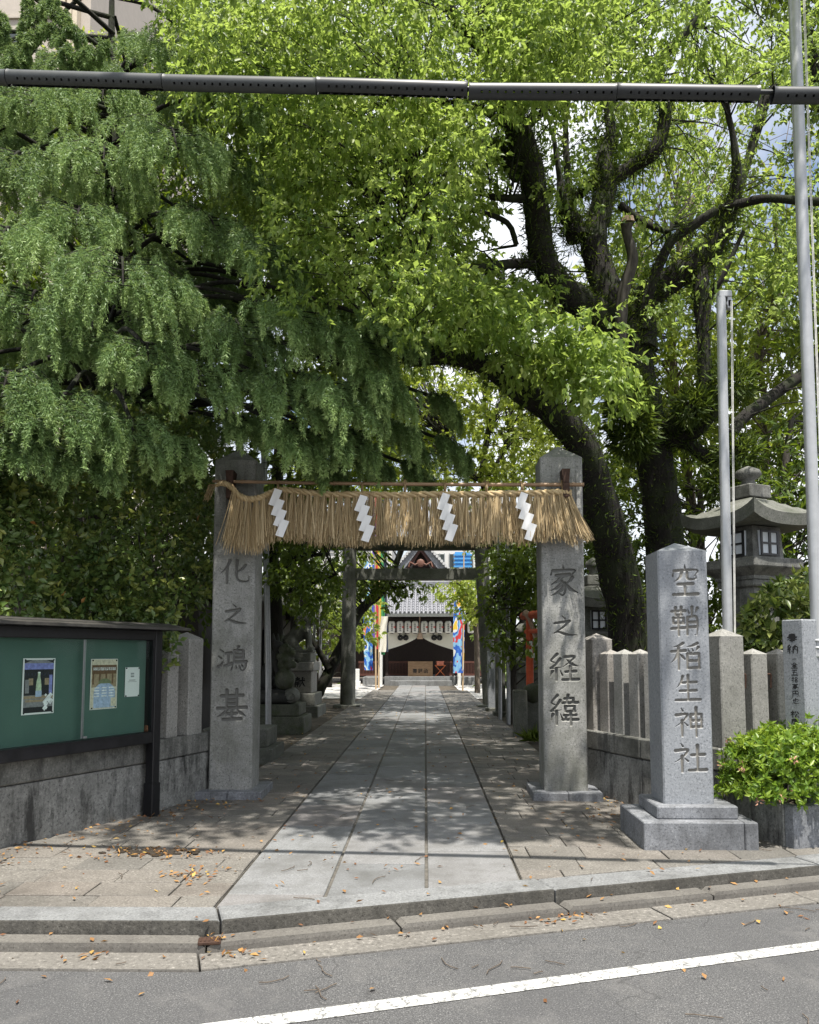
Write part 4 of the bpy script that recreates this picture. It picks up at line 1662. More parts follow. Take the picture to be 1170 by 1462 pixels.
def komainu_body(s):
    """a seated guardian lion looking to local +x"""
    b = MB()
    B = lambda c_, r: b.ball(tuple(v * s for v in c_), tuple(v * s for v in (r if hasattr(r, '__len__') else (r, r, r))), 12)
    b.box(-.42 * s, -.22 * s, 0, .40 * s, .22 * s, .08 * s, .01)
    for y in (-.13, .13):
        b.tube([Vector((.22, y, .56)) * s, Vector((.26, y, .34)) * s, Vector((.27, y, .14)) * s], [.10 * s, .075 * s, .07 * s], 10)
        B((.31, y, .12), (.11, .075, .06))
        B((-.20, y * 1.15, .24), (.20, .11, .19))
        B((-.06, y * 1.25, .12), (.14, .07, .06))
    b.tube([Vector((-.24, 0, .28)) * s, Vector((-.05, 0, .46)) * s, Vector((.13, 0, .62)) * s], [.19 * s, .21 * s, .20 * s], 12)
    B((.14, 0, .55), (.19, .19, .22))
    B((.19, 0, .86), (.185, .18, .18))
    B((.34, 0, .82), (.11, .13, .085))
    B((.35, 0, .745), (.085, .11, .045))
    B((.42, 0, .86), (.04, .06, .04))
    for y in (-.085, .085):
        B((.33, y, .92), (.045, .05, .04))
        B((.14, y * 1.9, .99), (.05, .035, .07))
        for k in range(7):
            a_ = k / 6 * 2.6 - .3
            B((.10 - .12 * math.sin(a_), y * 2.0, .84 + .15 * math.cos(a_) - .08), .06)
        for k in range(4):
            B((.06 - .02 * k, y * 1.6, .70 - .07 * k), .055)
    for k in range(5):
        B((-.06 - .012 * k, 0, .98 - .085 * k), (.07, .10, .06))
    for a_ in (-.5, -.15, .2, .55):
        b.tube([Vector((-.36, 0, .26)) * s, Vector((-.44 - .05 * abs(a_), a_ * .25, .46)) * s, Vector((-.42 - .1 * abs(a_), a_ * .4, .66)) * s], [.08 * s, .075 * s, .015 * s], 8)
    return b


# left guardian lion on its pedestal
YK = gp(430, 1021).y + .45
kx = at(428, 970, YK - .4).x
ped = thing('pedestal', 'stepped stone pedestal with painted character 献 under the left guardian lion', 'pedestal', (kx, YK, 0), 0)
PWk = .56
for nm, w, d_, za, zc_ in (('base_block', .86, .8, -.05, zpx(1008, YK - .5)), ('plinth_block', .70, .66, zpx(1008, YK - .5), zpx(990, YK - .5)), ('die', .52, .5, zpx(990, YK - .5), zpx(958, YK - .5)), ('cap', .62, .58, zpx(958, YK - .5), zpx(945, YK - .5)), ('top_step', .48, .44, zpx(945, YK - .5), zpx(932, YK - .5))):
    b = MB()
    b.box(-w, -d_, za, w * .58, d_, zc_ - .002, .015)
    obj(nm, b, M['granite_post'] if nm in ('die', 'cap') else M['stone_old'], ped)
zdie = (zpx(990, YK - .5) + zpx(958, YK - .5)) / 2
for row in (('奉', -.47 + .02, zdie, .24, .26), ('献', at(428.5, 970, YK - .5).x - kx, zdie, .26, .27)):
    obj('character', ink_mesh([row], y=-.5025, wk=1.2), M['ink'], ped)
zt = zpx(932, YK - .5)
o = fused('guardian_lion', komainu_body(.95), .022, M['stone_old'])
o.location = (at(428, 900, YK).x - .02, YK, zt)
tag(o, 'seated stone guardian lion facing the path on the left inscribed pedestal', 'guardian lion')

# right guardian lion, mostly behind leaves
YK2 = 19.6
kx2 = at(744, 930, YK2).x
ped = thing('pedestal', 'plain stone pedestal under the right guardian lion behind the red torii', 'pedestal', (kx2 + .25, YK2, 0), 0)
for nm, w, d_, za, zc_ in (('base_block', .6, .6, -.05, .35), ('die', .45, .45, .35, 1.0), ('cap', .52, .5, 1.0, 1.2)):
    b = MB()
    b.box(-w, -d_, za, w, d_, zc_, .015)
    obj(nm, b, M['stone_old'], ped)
o = fused('guardian_lion', komainu_body(.95), .022, M['stone_old'])
o.location = (kx2 + .22, YK2, 1.2)
o.rotation_euler = (0, 0, math.pi)
tag(o, 'seated stone guardian lion facing left on the right pedestal among leaves', 'guardian lion')


def fox_body(s):
    b = MB()
    B = lambda c_, r: b.ball(tuple(v * s for v in c_), tuple(v * s for v in (r if hasattr(r, '__len__') else (r, r, r))), 12)
    for y in (-.075, .075):
        b.tube([Vector((.14, y, .55)) * s, Vector((.19, y, .3)) * s, Vector((.20, y, .03)) * s], [.075 * s, .055 * s, .045 * s], 10)
        B((.235, y, .035), (.075, .05, .035))
        B((-.14, y * 1.3, .17), (.17, .085, .16))
        B((.0, y * 1.5, .04), (.12, .05, .04))
        b.tube([Vector((.10, y * .8, .90)) * s, Vector((.08, y * 1.1, 1.02)) * s, Vector((.075, y * 1.2, 1.13)) * s], [.05 * s, .038 * s, .006 * s], 8)
    b.tube([Vector((-.18, 0, .2)) * s, Vector((-.03, 0, .42)) * s, Vector((.10, 0, .60)) * s, Vector((.12, 0, .76)) * s], [.15 * s, .155 * s, .135 * s, .09 * s], 12)
    B((.14, 0, .85), (.125, .105, .10))
    b.tube([Vector((.18, 0, .84)) * s, Vector((.29, 0, .80)) * s, Vector((.37, 0, .785)) * s], [.085 * s, .05 * s, .025 * s], 10)
    b.tube([Vector((-.27, 0, .12)) * s, Vector((-.42, 0, .3)) * s, Vector((-.43, 0, .58)) * s, Vector((-.35, 0, .82)) * s], [.06 * s, .11 * s, .12 * s, .02 * s], 10)
    return b


# mossy stone fox group in front of the lion
YX = gp(400, 1046).y + .5
xx = at(398, 1000, YX - .4).x
ped = thing('pedestal', 'low mossy two step stone pedestal under the dark fox', 'pedestal', (xx, YX, 0))
for nm, x0, x1, d_, za, zc_, mt in (('base_block', -1.0, at(434, 1030, YX - .5).x - xx, .55, -.05, zpx(1024, YX - .55), 'stone_mossy'), ('top_block', -1.0, at(427, 1010, YX - .45).x - xx, .46, zpx(1024, YX - .55), zpx(1006, YX - .46), 'stone_mossy')):
    b = MB()
    b.box(x0, -d_, za, x1, d_, zc_ - .002, .02)
    obj(nm, b, M[mt], ped)
zt = zpx(1006, YX - .46)
b = MB()
b.box(-.62, -.34, 0, .22, .34, .26, .02)
b.tube([(-.7, -.36, .12), (.25, -.36, .12)], .11, 12)
o = obj('plinth', b, M['stone_dark'], None)
o.location = (xx, YX, zt)
tag(o, 'dark carved plinth block lying on the mossy pedestal', 'stone plinth')
b = fox_body(.98)
o = fused('fox_statue', b, .02, M['stone_dark'])
o.location = (at(388, 960, YX).x, YX, zt + .26)
o.rotation_euler = (0, 0, -.35)
tag(o, 'dark seated stone fox with upright ears on the mossy pedestal', 'fox statue')
b = MB()
b.ball((0, 0, .2), (.2, .2, .2), 16, jit=.02)
for k in range(34):
    b.ball((random.gauss(.02, .08), random.gauss(.02, .07), random.uniform(.36, .80)), random.uniform(.05, .11), 8, jit=.1)
o = fused('mossy_stone', b, .02, M['stone_mossy'])
o.location = (at(407, 970, YX - .3).x, YX - .28, zt + .255)
tag(o, 'rough mossy stone lump on a round ball in front of the dark fox', 'mossy stone')
b = MB()
b.tube([(0, -.16, .13), (0, -.05, .15), (0, .12, .15)], [.10, .145, .15], 16)
b.ball((0, -.16, .13), (.07, .05, .07), 10)
o = obj('carved_drum', b, M['stone_old'])
o.location = (at(414, 994, YX - .48).x, YX - .30, zt + .002)
tag(o, 'round drum shaped stone end beside the mossy stones', 'carved stone')
# nearer stone steps behind the left pillar
b = MB()
yS = gp(384, 1088).y
xs_ = at(388, 1080, yS).x
b.box(xs_ - 1.0, yS, -.05, xs_, yS + 1.0, .17, .015)
b.box(xs_ - 1.0, yS + .18, .17, xs_ - .10, yS + .95, .42, .015)
o = obj('stone_step', b, M['stone_old'])
tag(o, 'dark two tier stone step just inside the left gate pillar', 'stone step')

# ------------------------------------------------------------------ small vermilion torii and stones on the right side
YV = 15.2
vx = at(757, 990, YV).x
vt = thing('small_torii', 'small vermilion wooden torii with a straw rope beside the path', 'torii', (vx, YV, 0))
z0, zt = zpx(1000, YV), zpx(882, YV)
vx2, YV2 = vx + .30, YV - 1.1
for x, y in ((vx, YV), (vx2, YV2)):
    b = MB()
    b.tube([(x, y, z0 - .02), (x + .01, y, zt)], [.072, .066], 14)
    obj('post', b, M['vermilion'], vt, world=True)
    b = MB()
    b.box(x - .14, y - .14, -.05, x + .17, y + .14, z0, .015)
    obj('footing', b, M['stone_old'], vt, world=True)
b = MB()
dv = Vector((vx2 - vx, YV2 - YV, 0)).normalized()
b.tube([Vector((vx, YV, zt + .04)) - dv * .28, Vector((vx2, YV2, zt + .04)) + dv * .28], .075, 12)
obj('top_beam', b, M['vermilion_dark'], vt, world=True)
b = MB()
b.tube([Vector((vx, YV, zt - .26)) - dv * .14, Vector((vx2, YV2, zt - .26)) + dv * .14], .045, 10)
obj('tie_beam', b, M['vermilion'], vt, world=True)
b = MB()
rp = [Vector((vx - .09, YV - .05, zt + .1)), Vector((vx - .02, YV - .10, zt + .02)), Vector((vx + .05, YV - .12, zt - .2)), Vector((vx + .11, YV - .3, zt - .45))]
b.tube([tuple(q) for q in catmull([tuple(v) for v in rp], 5)], [.06] * 6 + [.045] * 10, 8, jit=.1)
o = obj('straw_rope', b, M['cut_wood'], vt, world=True)
b = MB()
for k in range(4):
    b.box(vx + .0 + (.02 if k % 2 else -.02), YV - .16, zt - .52 - k * .075, vx + .055 + (.02 if k % 2 else -.02), YV - .155, zt - .44 - k * .075)
obj('paper_streamer', b, M['paper'], vt, world=True)
b = MB()
b.box(-.12, -.12, -.05, .12, .12, zpx(985, 14.6), .02)
o = obj('stone_marker', b, M['stone_old'])
o.location = (at(743, 1030, 14.6).x, 14.6, 0)
tag(o, 'short square stone marker left of the small vermilion torii', 'stone marker')
b = MB()
b.ball((0, 0, .16), (.2, .18, .18), 12, jit=.05)
o = obj('round_stone', b, M['stone_mossy'])
o.location = (at(762, 1000, 14.7).x, 14.75, zpx(1001, 14.7) - .02)
tag(o, 'round mossy stone at the foot of the vermilion post', 'stone')
for (x0, x1, yb, yt, Yk, lab, mt) in ((697, 707, 1016, 930, 21.0, 'narrow grey inscribed tablet nearest the right torii pillar', 'granite_sign'),
                                     (708, 722, 1022, 932, 19.6, 'wider dark grey stone tablet beside the path right of the torii', 'stone_old'),
                                     (727, 735, 1012, 958, 18.6, 'slim white marker post between the dark tablet and bushes', 'white_wall')):
    a_, c_ = at(x0, yb, Yk), at(x1, yb, Yk)
    b = MB()
    h = zpx(yt, Yk)
    b.box(-(c_.x - a_.x) / 2, -.09, .0, (c_.x - a_.x) / 2, .09, h, .015)
    tg = thing('stone_tablet' if mt != 'white_wall' else 'marker_post', lab, 'stone tablet' if mt != 'white_wall' else 'marker post', ((a_.x + c_.x) / 2, Yk, 0))
    obj('slab', b, M[mt], tg)
    b = MB()
    b.box(-(c_.x - a_.x) / 2 - .06, -.2, -.05, (c_.x - a_.x) / 2 + .06, .2, .09, .02)
    obj('base', b, M['stone_old'], tg)
for px0, px1, Yk, lab in ((712, 714.5, 18.4, 'thin grey steel pole nearest the torii among the bushes'), (724.5, 726.5, 17.4, 'second thin grey steel pole right of the torii')):
    b = lean_tube(at(px1, 1010, Yk), at(px0, 700, Yk), .045, .045, 10)
    b.v[:10] = [(x, y, -.05) for x, y, z in b.v[:10]]
    tag(obj('steel_pole', b, M['steel']), lab, 'steel pole', 'thin steel poles beside the torii')

# ------------------------------------------------------------------ old wooden house on the left, inside the precinct
oh = thing('wooden_house', 'dark old wooden house with lean-to roof and pale rails left of path', 'house', (-4.6, 21, 0))
b = MB()
b.box(-8.5, 15.5, -.05, -4.35, 27, 3.1)
obj('wall', b, M['old_wood'], oh, world=True)
b = MB()
b.add([(-3.35, 14.8, 2.62), (-3.35, 27.4, 2.62), (-6.6, 27.4, 4.4), (-6.6, 14.8, 4.4), (-3.35, 14.8, 2.54), (-3.35, 27.4, 2.54), (-6.6, 27.4, 4.32), (-6.6, 14.8, 4.32)],
      [(0, 1, 2, 3), (7, 6, 5, 4), (0, 4, 5, 1), (1, 5, 6, 2), (2, 6, 7, 3), (3, 7, 4, 0)])
obj('roof', b, M['roof_metal'], oh, world=True)
for y in (15.4, 18.6, 21.8, 25.0):
    b = MB()
    b.box(-3.62, y - .05, -.05, -3.52, y + .05, 2.6, .008)
    obj('porch_post', b, M['board_white'] if y < 16 else M['old_wood'], oh, world=True)
for y in (17.2, 19.5, 22.2):
    b = MB()
    b.box(-4.34, y - .55, .9, -4.30, y + .55, 2.1)
    w = obj('window', b, M['glass_dark'], oh, world=True)
    b = MB()
    for yy in (-.58, -.02, .55):
        b.box(-4.295, y + yy, .86, -4.27, y + yy + .045, 2.14)
    for zz in (.86, 1.5, 2.10):
        b.box(-4.296, y - .58, zz, -4.272, y + .6, zz + .04)
    obj('frame', b, M['board_white'], w, world=True)
b = MB()
b.box(-3.9, 15.9, .9, -3.86, 16.7, 1.9)
obj('pale_panel', b, M['board_white'], oh, world=True)
# pale steel framework with rails on the roof edge
rk = thing('scaffold', 'pale steel ladder-like framework rising above the house eave', 'scaffold', (-3.2, 24, 0))
b = MB()
YR = 24.0
for px, y1 in ((448, 866), (452, 858)):
    p = at(px, 990, YR)
    b = MB()
    b.box(p.x - .04, YR - .04 + (px - 448) * .2, -.05, p.x + .04, YR + .04 + (px - 448) * .2, zpx(y1, YR), .005)
    obj('upright', b, M['white_pole'], rk, world=True)
for py in (868, 890, 915, 935, 960):
    b = MB()
    p, q_ = at(418, py - 6, YR - .2), at(453, py, YR + .4)
    b.tube([p, q_], .028, 6)
    obj('rail', b, M['white_pole'], rk, world=True)
for px in (412, 425, 436):
    b = MB()
    p = at(px, 870, YR - .1)
    b.box(p.x - .07, YR - .15, zpx(885, YR), p.x + .07, YR - .05, zpx(838, YR), .005)
    obj('picket', b, M['old_wood'], rk, world=True)
# downpipe by the left pillar
b = lean_tube(at(384, 1000, 14.6), at(377, 640, 14.6), .055, .055, 10)
b.v[:10] = [(x, y, -.05) for x, y, z in b.v[:10]]
tag(obj('steel_pole', b, M['steel']), 'grey steel pole just right of the left gate pillar', 'steel pole')

# ------------------------------------------------------------------ worship hall at the end of the approach
HY = gp(600, 978.5).y
hx = at(600, 950, HY).x
hall = thing('worship_hall', 'dark timber shrine hall with grey tiled porch roof at the path end', 'shrine hall', (hx, HY, 0))


def H(px, py, dy=0.0):
    p = at(px, py, HY + dy)
    return p


def hbox(b, px0, py0, px1, py1, y0, y1, c=.0, m=0):
    """a box whose front face spans photo px at depth HY+y0"""
    a_, c_ = at(px0, py0, HY + y0), at(px1, py1, HY + y0)
    b.box(min(a_.x, c_.x), HY + y0, min(a_.z, c_.z), max(a_.x, c_.x), HY + y1, max(a_.z, c_.z), c, m)
    return b


for k, (p0_, p1_, y0, z1) in enumerate(((557, 646, 0, 972), (549, 652, .45, 966))):
    b = hbox(MB(), p0_, z1, p1_, 985, y0, y0 + .5 if k == 0 else 4, .015)
    b.v = [(x, y, max(z, -.05)) for x, y, z in b.v]
    obj('stone_stair', b, M['kerb'], hall, world=True)
for p0_, p1_ in ((518, 543), (655, 686)):
    b = hbox(MB(), p0_, 967, p1_, 985, .6, 3.5, .015)
    obj('platform_stone', b, M['kerb'], hall, world=True)
for p0_, p1_ in ((541, 546), (653.5, 658.5)):
    b = hbox(MB(), p0_, 930, p1_, 981, -.2, .2, .015)
    obj('white_newel', b, M['white_wall'], hall, world=True)
for p0_, p1_ in ((551, 554.5), (645.5, 649)):
    b = hbox(MB(), p0_, 876, p1_, 972, .6, .75, .01)
    obj('porch_post', b, M['dark_wood'], hall, world=True)
b = hbox(MB(), 470, 858, 735, 967, 4.2, 8.0)
obj('wall', b, M['dark_wood'], hall, world=True)
b = hbox(MB(), 552, 884, 648, 879, .5, .8)
obj('porch_beam', b, M['dark_wood'], hall, world=True)
for p0_, p1_ in ((555, 583), (622, 646), (512, 541), (658, 690)):
    b = MB()
    hbox(b, p0_, 944, p1_, 947, 1.9, 1.98)
    hbox(b, p0_, 962, p1_, 965, 1.9, 1.98)
    k = p0_ + .6
    while k < p1_:
        hbox(b, k, 944, k + .9, 965, 1.91, 1.97)
        k += 2.1
    obj('lattice_rail', b, plain('red_brown_lattice', (.09, .03, .02), .6), hall, world=True)
# porch roof with ribs of round tiles
ex0, ex1 = at(548, 876, HY).x, at(650.5, 876, HY).x
ez = at(600, 876, HY).z
rz_ = at(600, 838, HY + 2.6).z
b = MB()
Y0, Y1 = HY - .25, HY + 2.6
b.add([(ex0, Y0, ez), (ex1, Y0, ez), (ex1 - .02, Y1, rz_), (ex0 + .02, Y1, rz_), (ex0, Y0, ez - .10), (ex1, Y0, ez - .10), (ex1 - .02, Y1, rz_ - .1), (ex0 + .02, Y1, rz_ - .1)],
      [(0, 1, 2, 3), (7, 6, 5, 4), (0, 4, 5, 1), (1, 5, 6, 2), (2, 6, 7, 3), (3, 7, 4, 0)])
obj('porch_roof', b, M['roof_tile'], hall, world=True)
nt_ = 17
proto = None
for k in range(nt_ + 1):
    x = ex0 + (ex1 - ex0) * k / nt_
    if proto is None:
        b = MB()
        nseg = 11
        dy, dz = (Y1 - Y0 + .03) / nseg, (rz_ - ez) / nseg
        for q_ in range(nseg):
            b.tube([(0, q_ * dy, q_ * dz + .03), (0, (q_ + 1) * dy, (q_ + 1) * dz + .015)], [.062, .05], 8)
        proto = make_mesh('tile_rib', b, M['roof_tile'])
    put('tile_rib', proto, hall, (x - hx, Y0 - .03 - HY, ez + .01))
b = hbox(MB(), 547.5, 880.5, 651, 876, -.28, -.2)
obj('eave_board', b, M['steel'], hall, world=True)
b = MB()
b.box(ex0 - .1, Y1 - .05, rz_ - .02, ex1 + .1, Y1 + .2, rz_ + .30, .03)
obj('ridge_tiles', b, M['roof_tile'], hall, world=True)
# main roof behind: wide hipped skirt with a front gable
gx = at(601, 800, HY + 4).x
b = MB()
zs0, zs1 = at(600, 868, HY + 3).z, at(600, 826, HY + 5).z
b.add([(gx - 6.4, HY + 2.6, zs0), (gx + 6.4, HY + 2.6, zs0), (gx + 3.6, HY + 5.2, zs1), (gx - 3.6, HY + 5.2, zs1), (gx - 6.4, HY + 11, zs0), (gx + 6.4, HY + 11, zs0), (gx + 3.6, HY + 9, zs1), (gx - 3.6, HY + 9, zs1)],
      [(0, 1, 2, 3), (5, 4, 7, 6), (4, 0, 3, 7), (1, 5, 6, 2), (3, 2, 6, 7), (0, 4, 5, 1)])
obj('main_roof', b, M['roof_tile'], hall, world=True)
GY = HY + 5.0
pk, gl_, gr_ = at(601, 786, GY), at(571, 826, GY), at(633, 826, GY)
b = MB()
d_ = 5
over = [(gl_.x - 1.5, gl_.z - .5), (gl_.x - .35, gl_.z + .28), (pk.x, pk.z + .55), (gr_.x + .35, gr_.z + .28), (gr_.x + 1.5, gr_.z - .5)]
inn = [(gl_.x - 1.5, gl_.z - .85), (gl_.x - .1, gl_.z - .02), (pk.x, pk.z + .10), (gr_.x + .1, gr_.z - .02), (gr_.x + 1.5, gr_.z - .85)]
vs = [(x, GY - .7, z) for x, z in over] + [(x, GY + d_, z) for x, z in over] + [(x, GY - .7, z) for x, z in inn] + [(x, GY + d_, z) for x, z in inn]
fs = []
for i in range(4):
    fs += [(i, i + 1, 5 + i + 1, 5 + i), (10 + i + 1, 10 + i, 15 + i, 15 + i + 1), (i + 1, i, 10 + i, 10 + i + 1), (5 + i, 5 + i + 1, 15 + i + 1, 15 + i)]
b.add(vs, fs)
obj('gable_roof', b, M['roof_tile'], hall, world=True)
for s_, p_ in ((-1, gl_), (1, gr_)):                    # edge tiles along both gable slopes
    b = MB()
    for k in range(15):
        u = k / 14
        x = (pk.x + s_ * .05) * (1 - u) + (p_.x + s_ * .5) * u
        z = (pk.z + .5) * (1 - u) + (p_.z + .20) * u
        b.tube([(x, GY - .84, z), (x, GY + 1.0, z + .06)], .085, 8)
    obj('edge_tiles', b, plain('pale_edge_tile', (.5, .5, .5), .6), hall, world=True, kind='stuff')
b = MB()
b.add([(gl_.x + .2, GY - .1, gl_.z - .5), (gr_.x - .2, GY - .1, gr_.z - .5), (pk.x, GY - .1, pk.z + .15)], [(0, 1, 2)])
obj('gable_wall', b, M['dark_wood'], hall, world=True)
b = MB()
for s_ in (-1, 1):
    e = gr_ if s_ > 0 else gl_
    b.add([(pk.x, GY - .6, pk.z + .12), (e.x, GY - .6, e.z - .05), (e.x, GY - .6, e.z - .28), (pk.x, GY - .6, pk.z - .14), (pk.x, GY - .5, pk.z + .12), (e.x, GY - .5, e.z - .05), (e.x, GY - .5, e.z - .28), (pk.x, GY - .5, pk.z - .14)],
          [(0, 1, 2, 3), (7, 6, 5, 4), (0, 4, 5, 1), (3, 2, 6, 7)])
obj('bargeboard', b, plain('maroon_board', (.06, .018, .014), .6), hall, world=True)
b = MB()
b.ball((pk.x, GY - .66, pk.z - .75), (.22, .06, .22), 10)
for s_ in (-1, 1):
    b.tube([(pk.x, GY - .66, pk.z - .7), (pk.x + s_ * .3, GY - .66, pk.z - .85), (pk.x + s_ * .55, GY - .66, pk.z - .7), (pk.x + s_ * .62, GY - .66, pk.z - .95)], .055, 6)
obj('gable_carving', b, plain('carved_ornament', (.13, .055, .035), .6), hall, world=True)
# curtain: two gathered halves
for s_ in (-1, 1):
    b = MB()
    nx_, nz_ = 26, 8
    vs = []
    xc_ = at(600, 905, HY + .6).x
    xe_ = at(549.5 if s_ < 0 else 651, 905, HY + .6).x
    zt_, zc1, ze1 = zpx(903, HY + .6), zpx(905.5, HY + .6), zpx(929, HY + .6)
    for i in range(nx_ + 1):
        u = i / nx_
        zb_ = zc1 + (ze1 - zc1) * (u ** .6)
        for j in range(nz_ + 1):
            v = j / nz_
            fold = .035 * math.sin(u * 9 + v * 7) * v
            vs.append((xc_ + (xe_ - xc_) * u, HY + .42 - fold, zt_ + (zb_ - zt_) * v))
    fs = []
    for i in range(nx_):
        for j in range(nz_):
            a_ = i * (nz_ + 1) + j
            fs.append((a_, a_ + 1, a_ + nz_ + 2, a_ + nz_ + 1) if s_ > 0 else (a_, a_ + nz_ + 1, a_ + nz_ + 2, a_ + 1))
    b.add(vs, fs, 0, True)
    o = obj('curtain', b, M['curtain'], hall, world=True)
    b = MB()
    for dx, m_ in ((.62, 0), (.88, 0)):
        cx_ = xc_ + s_ * (1.55 - dx)
        zz = zpx(910.5, HY + .4)
        for r_ in (.11, .055):
            b.tube([(cx_ + r_ * math.cos(a_), HY + .34, zz + r_ * math.sin(a_)) for a_ in np.linspace(0, 6.28, 14)], .028, 5, cap=False)
        b.tube([(cx_ - .05, HY + .34, zz + .15), (cx_ + .02, HY + .34, zz + .26)], .03, 5)
    obj('crest', b, M['ink'], o, world=True)
b = MB()
b.tube([(at(599.5, 880, HY + .3).x, HY + .3, zpx(880, HY)), (at(599.5, 905, HY + .3).x, HY + .3, zpx(902, HY))], .03, 6)
b.lathe([(.02, .30), (.10, .24), (.12, .1), (.15, 0), (.13, -.02)], 10, M=Matrix.Translation((at(600, 905, HY + .3).x, HY + .3, zpx(912, HY + .3))))
tag(obj('bell_rope', b, M['cut_wood']), 'bell rope with bell hanging at the centre of the hall curtain', 'bell rope')
# paper lanterns
lx_ = [(559.8, '献燈'), (571.5, '献燈'), (582.5, '献燈'), (593, '献燈'), (606, '献燈'), (617, '献燈'), (628, '献燈'), (640, '献燈'), (672.5, '献燈')]
words_ = ['leftmost', 'second from the left', 'third from the left', 'just left of the centre rope', 'just right of the centre rope', 'sixth from the left', 'seventh from the left', 'eighth from the left, beside the right banner', 'apart at the far right, beside the torii pillar']
for (px, _), wd in zip(lx_, words_):
    p = at(px, 895.5, HY + .25)
    lt = thing('paper_lantern', 'white paper lantern under the hall eave, ' + wd, 'paper lantern', p, random.uniform(-.1, .1), 'paper lanterns under the hall eave')
    b = MB()
    b.lathe([(.085, -.29), (.13, -.26), (.155, -.2)] + [(.155 + (.006 if k % 2 else -.004), -.2 + .4 * k / 12) for k in range(13)] + [(.13, .26), (.085, .29)], 14)
    obj('shade', b, M['lantern'], lt)
    b = MB()
    for z in (-.315, .285):
        b.lathe([(.088, z), (.088, z + .03)], 12)
    b.tube([(0, 0, .31), (0, 0, .5)], .006, 4)
    obj('rim', b, M['black_metal'], lt)
    b = MB()
    for k in range(4):
        z = .15 - k * .095
        for q_ in range(3):
            b.box(-.045 + random.uniform(-.01, .01), -.166, z - q_ * .026, .045 + random.uniform(-.01, .01), -.1605, z - q_ * .026 + .010)
        b.box(-.006, -.1665, z - .06, .006, -.161, z + .012)
    obj('brush_writing', b, M['ink'], lt)
    b = MB()
    b.lathe([(.045, -.03), (.05, 0), (.045, .03)], 10, M=Matrix.Translation((.125, -.115, .0)))
    obj('red_crest', b, M['red_print'], lt)
# offertory box and folding stand
b0 = at(583.5, 964, HY + .7)
b1 = at(617.5, 943.5, HY + .7)
ob_ = thing('offertory_box', 'pale wooden offertory box with dark characters in front of the hall', 'offertory box', ((b0.x + b1.x) / 2, HY + .7, at(600, 966, HY + .7).z))
w = b1.x - b0.x
h = b1.z - b0.z
b = MB()
b.box(-w / 2, 0, 0, w / 2, .6, h, .01)
obj('body', b, M['box_wood'], ob_)
b = MB()
for k in range(9):
    b.box(-w / 2 + .04 + k * (w - .08) / 9, .02, h, -w / 2 + .08 + k * (w - .08) / 9, .58, h + .03)
b.box(-w / 2 - .02, -.02, h - .06, w / 2 + .02, 0.0, h + .035)
b.box(-w / 2 - .02, -.02, 0, -w / 2 + .07, 0.0, h - .06)
b.box(w / 2 - .07, -.02, 0, w / 2 + .02, 0.0, h - .06)
obj('frame', b, M['box_wood'], ob_)
for k, c_ in enumerate('賽銭函'):
    text_obj('character', c_, .23, M['ink'], ob_, ((k - 1) * .26, -.006, h * .36))
s0_, s1_ = at(622, 965, HY + .8), at(636, 950, HY + .8)
st = thing('folding_stand', 'small folding stand with crossed orange legs and an orange box on top', 'folding stand', ((s0_.x + s1_.x) / 2, HY + .8, s0_.z - .02))
w = (s1_.x - s0_.x)
h = s1_.z - s0_.z
for y in (0, .3):
    for s_ in (-1, 1):
        b = MB()
        b.tube([(-s_ * w / 2, y, 0), (s_ * w / 2, y, h)], .018, 6)
        obj('leg', b, M['orange'], st)
b = MB()
b.box(-w / 2 - .02, -.03, h, w / 2 + .02, .33, h + .03, .005)
obj('top', b, M['orange'], st)
b = MB()
b.box(-w * .36, .02, 0, w * .36, .28, .16, .01)
b.box(-w * .40, .0, .155, w * .40, .30, .185, .006)
o = obj('orange_box', b, plain('pale_orange_box', (.62, .22, .15), .7))
o.location = st.location + Vector((0, 0, h + .03))
tag(o, 'pale orange box on top of the folding stand', 'box')
b = MB()
p = at(522.5, 950, HY - .6)
hz = zpx(955, HY - .6)
b.box(-.13, -.1, .22, .13, .1, hz, .02)
b.box(-.18, -.16, -.03, .18, .16, .22, .02)
o = obj('stone_marker', b, M['white_wall'])
o.location = (at(509.5, 960, HY - 1).x, HY - 1, 0)
tag(o, 'small white stone marker on the gravel behind the left torii pillar', 'stone marker')

# ------------------------------------------------------------------ festival banners on bamboo poles


def cloth(b, A, B_, w0, w1, fold=.05, nseg=24, nx_=6, wob=.1, m=0, ph=0.0):
    """a hanging cloth strip from A (top) to B_ (bottom), w metres wide along x"""
    vs = []
    for i in range(nseg + 1):
        u = i / nseg
        c_ = A.lerp(B_, u)
        w = w0 + (w1 - w0) * u
        for j in range(nx_ + 1):
            v = j / nx_ - .5
            vs.append((c_.x + v * w + wob * .2 * math.sin(u * 7 + ph), c_.y + fold * math.sin(v * 8 + u * 5 + ph), c_.z))
    fs = []
    for i in range(nseg):
        for j in range(nx_):
            a_ = i * (nx_ + 1) + j
            fs.append((a_, a_ + nx_ + 1, a_ + nx_ + 2, a_ + 1))
    b.add(vs, fs, m, True)
    return b


def banner_mat(name, stops, sc=(1.6, 1.6, 1.6), seed=0.0, zs=1.4):
    t = NT(name)
    p = t.pos()
    q = t.n('VectorMath', {0: p, 1: (seed, seed * 2, seed * 3)}, operation='ADD').outputs[0]
    n = t.noise(1.0, q, 2, .5, stretch=sc)
    return t.done(t.ramp(n, *stops, interp='CONSTANT'), .85)


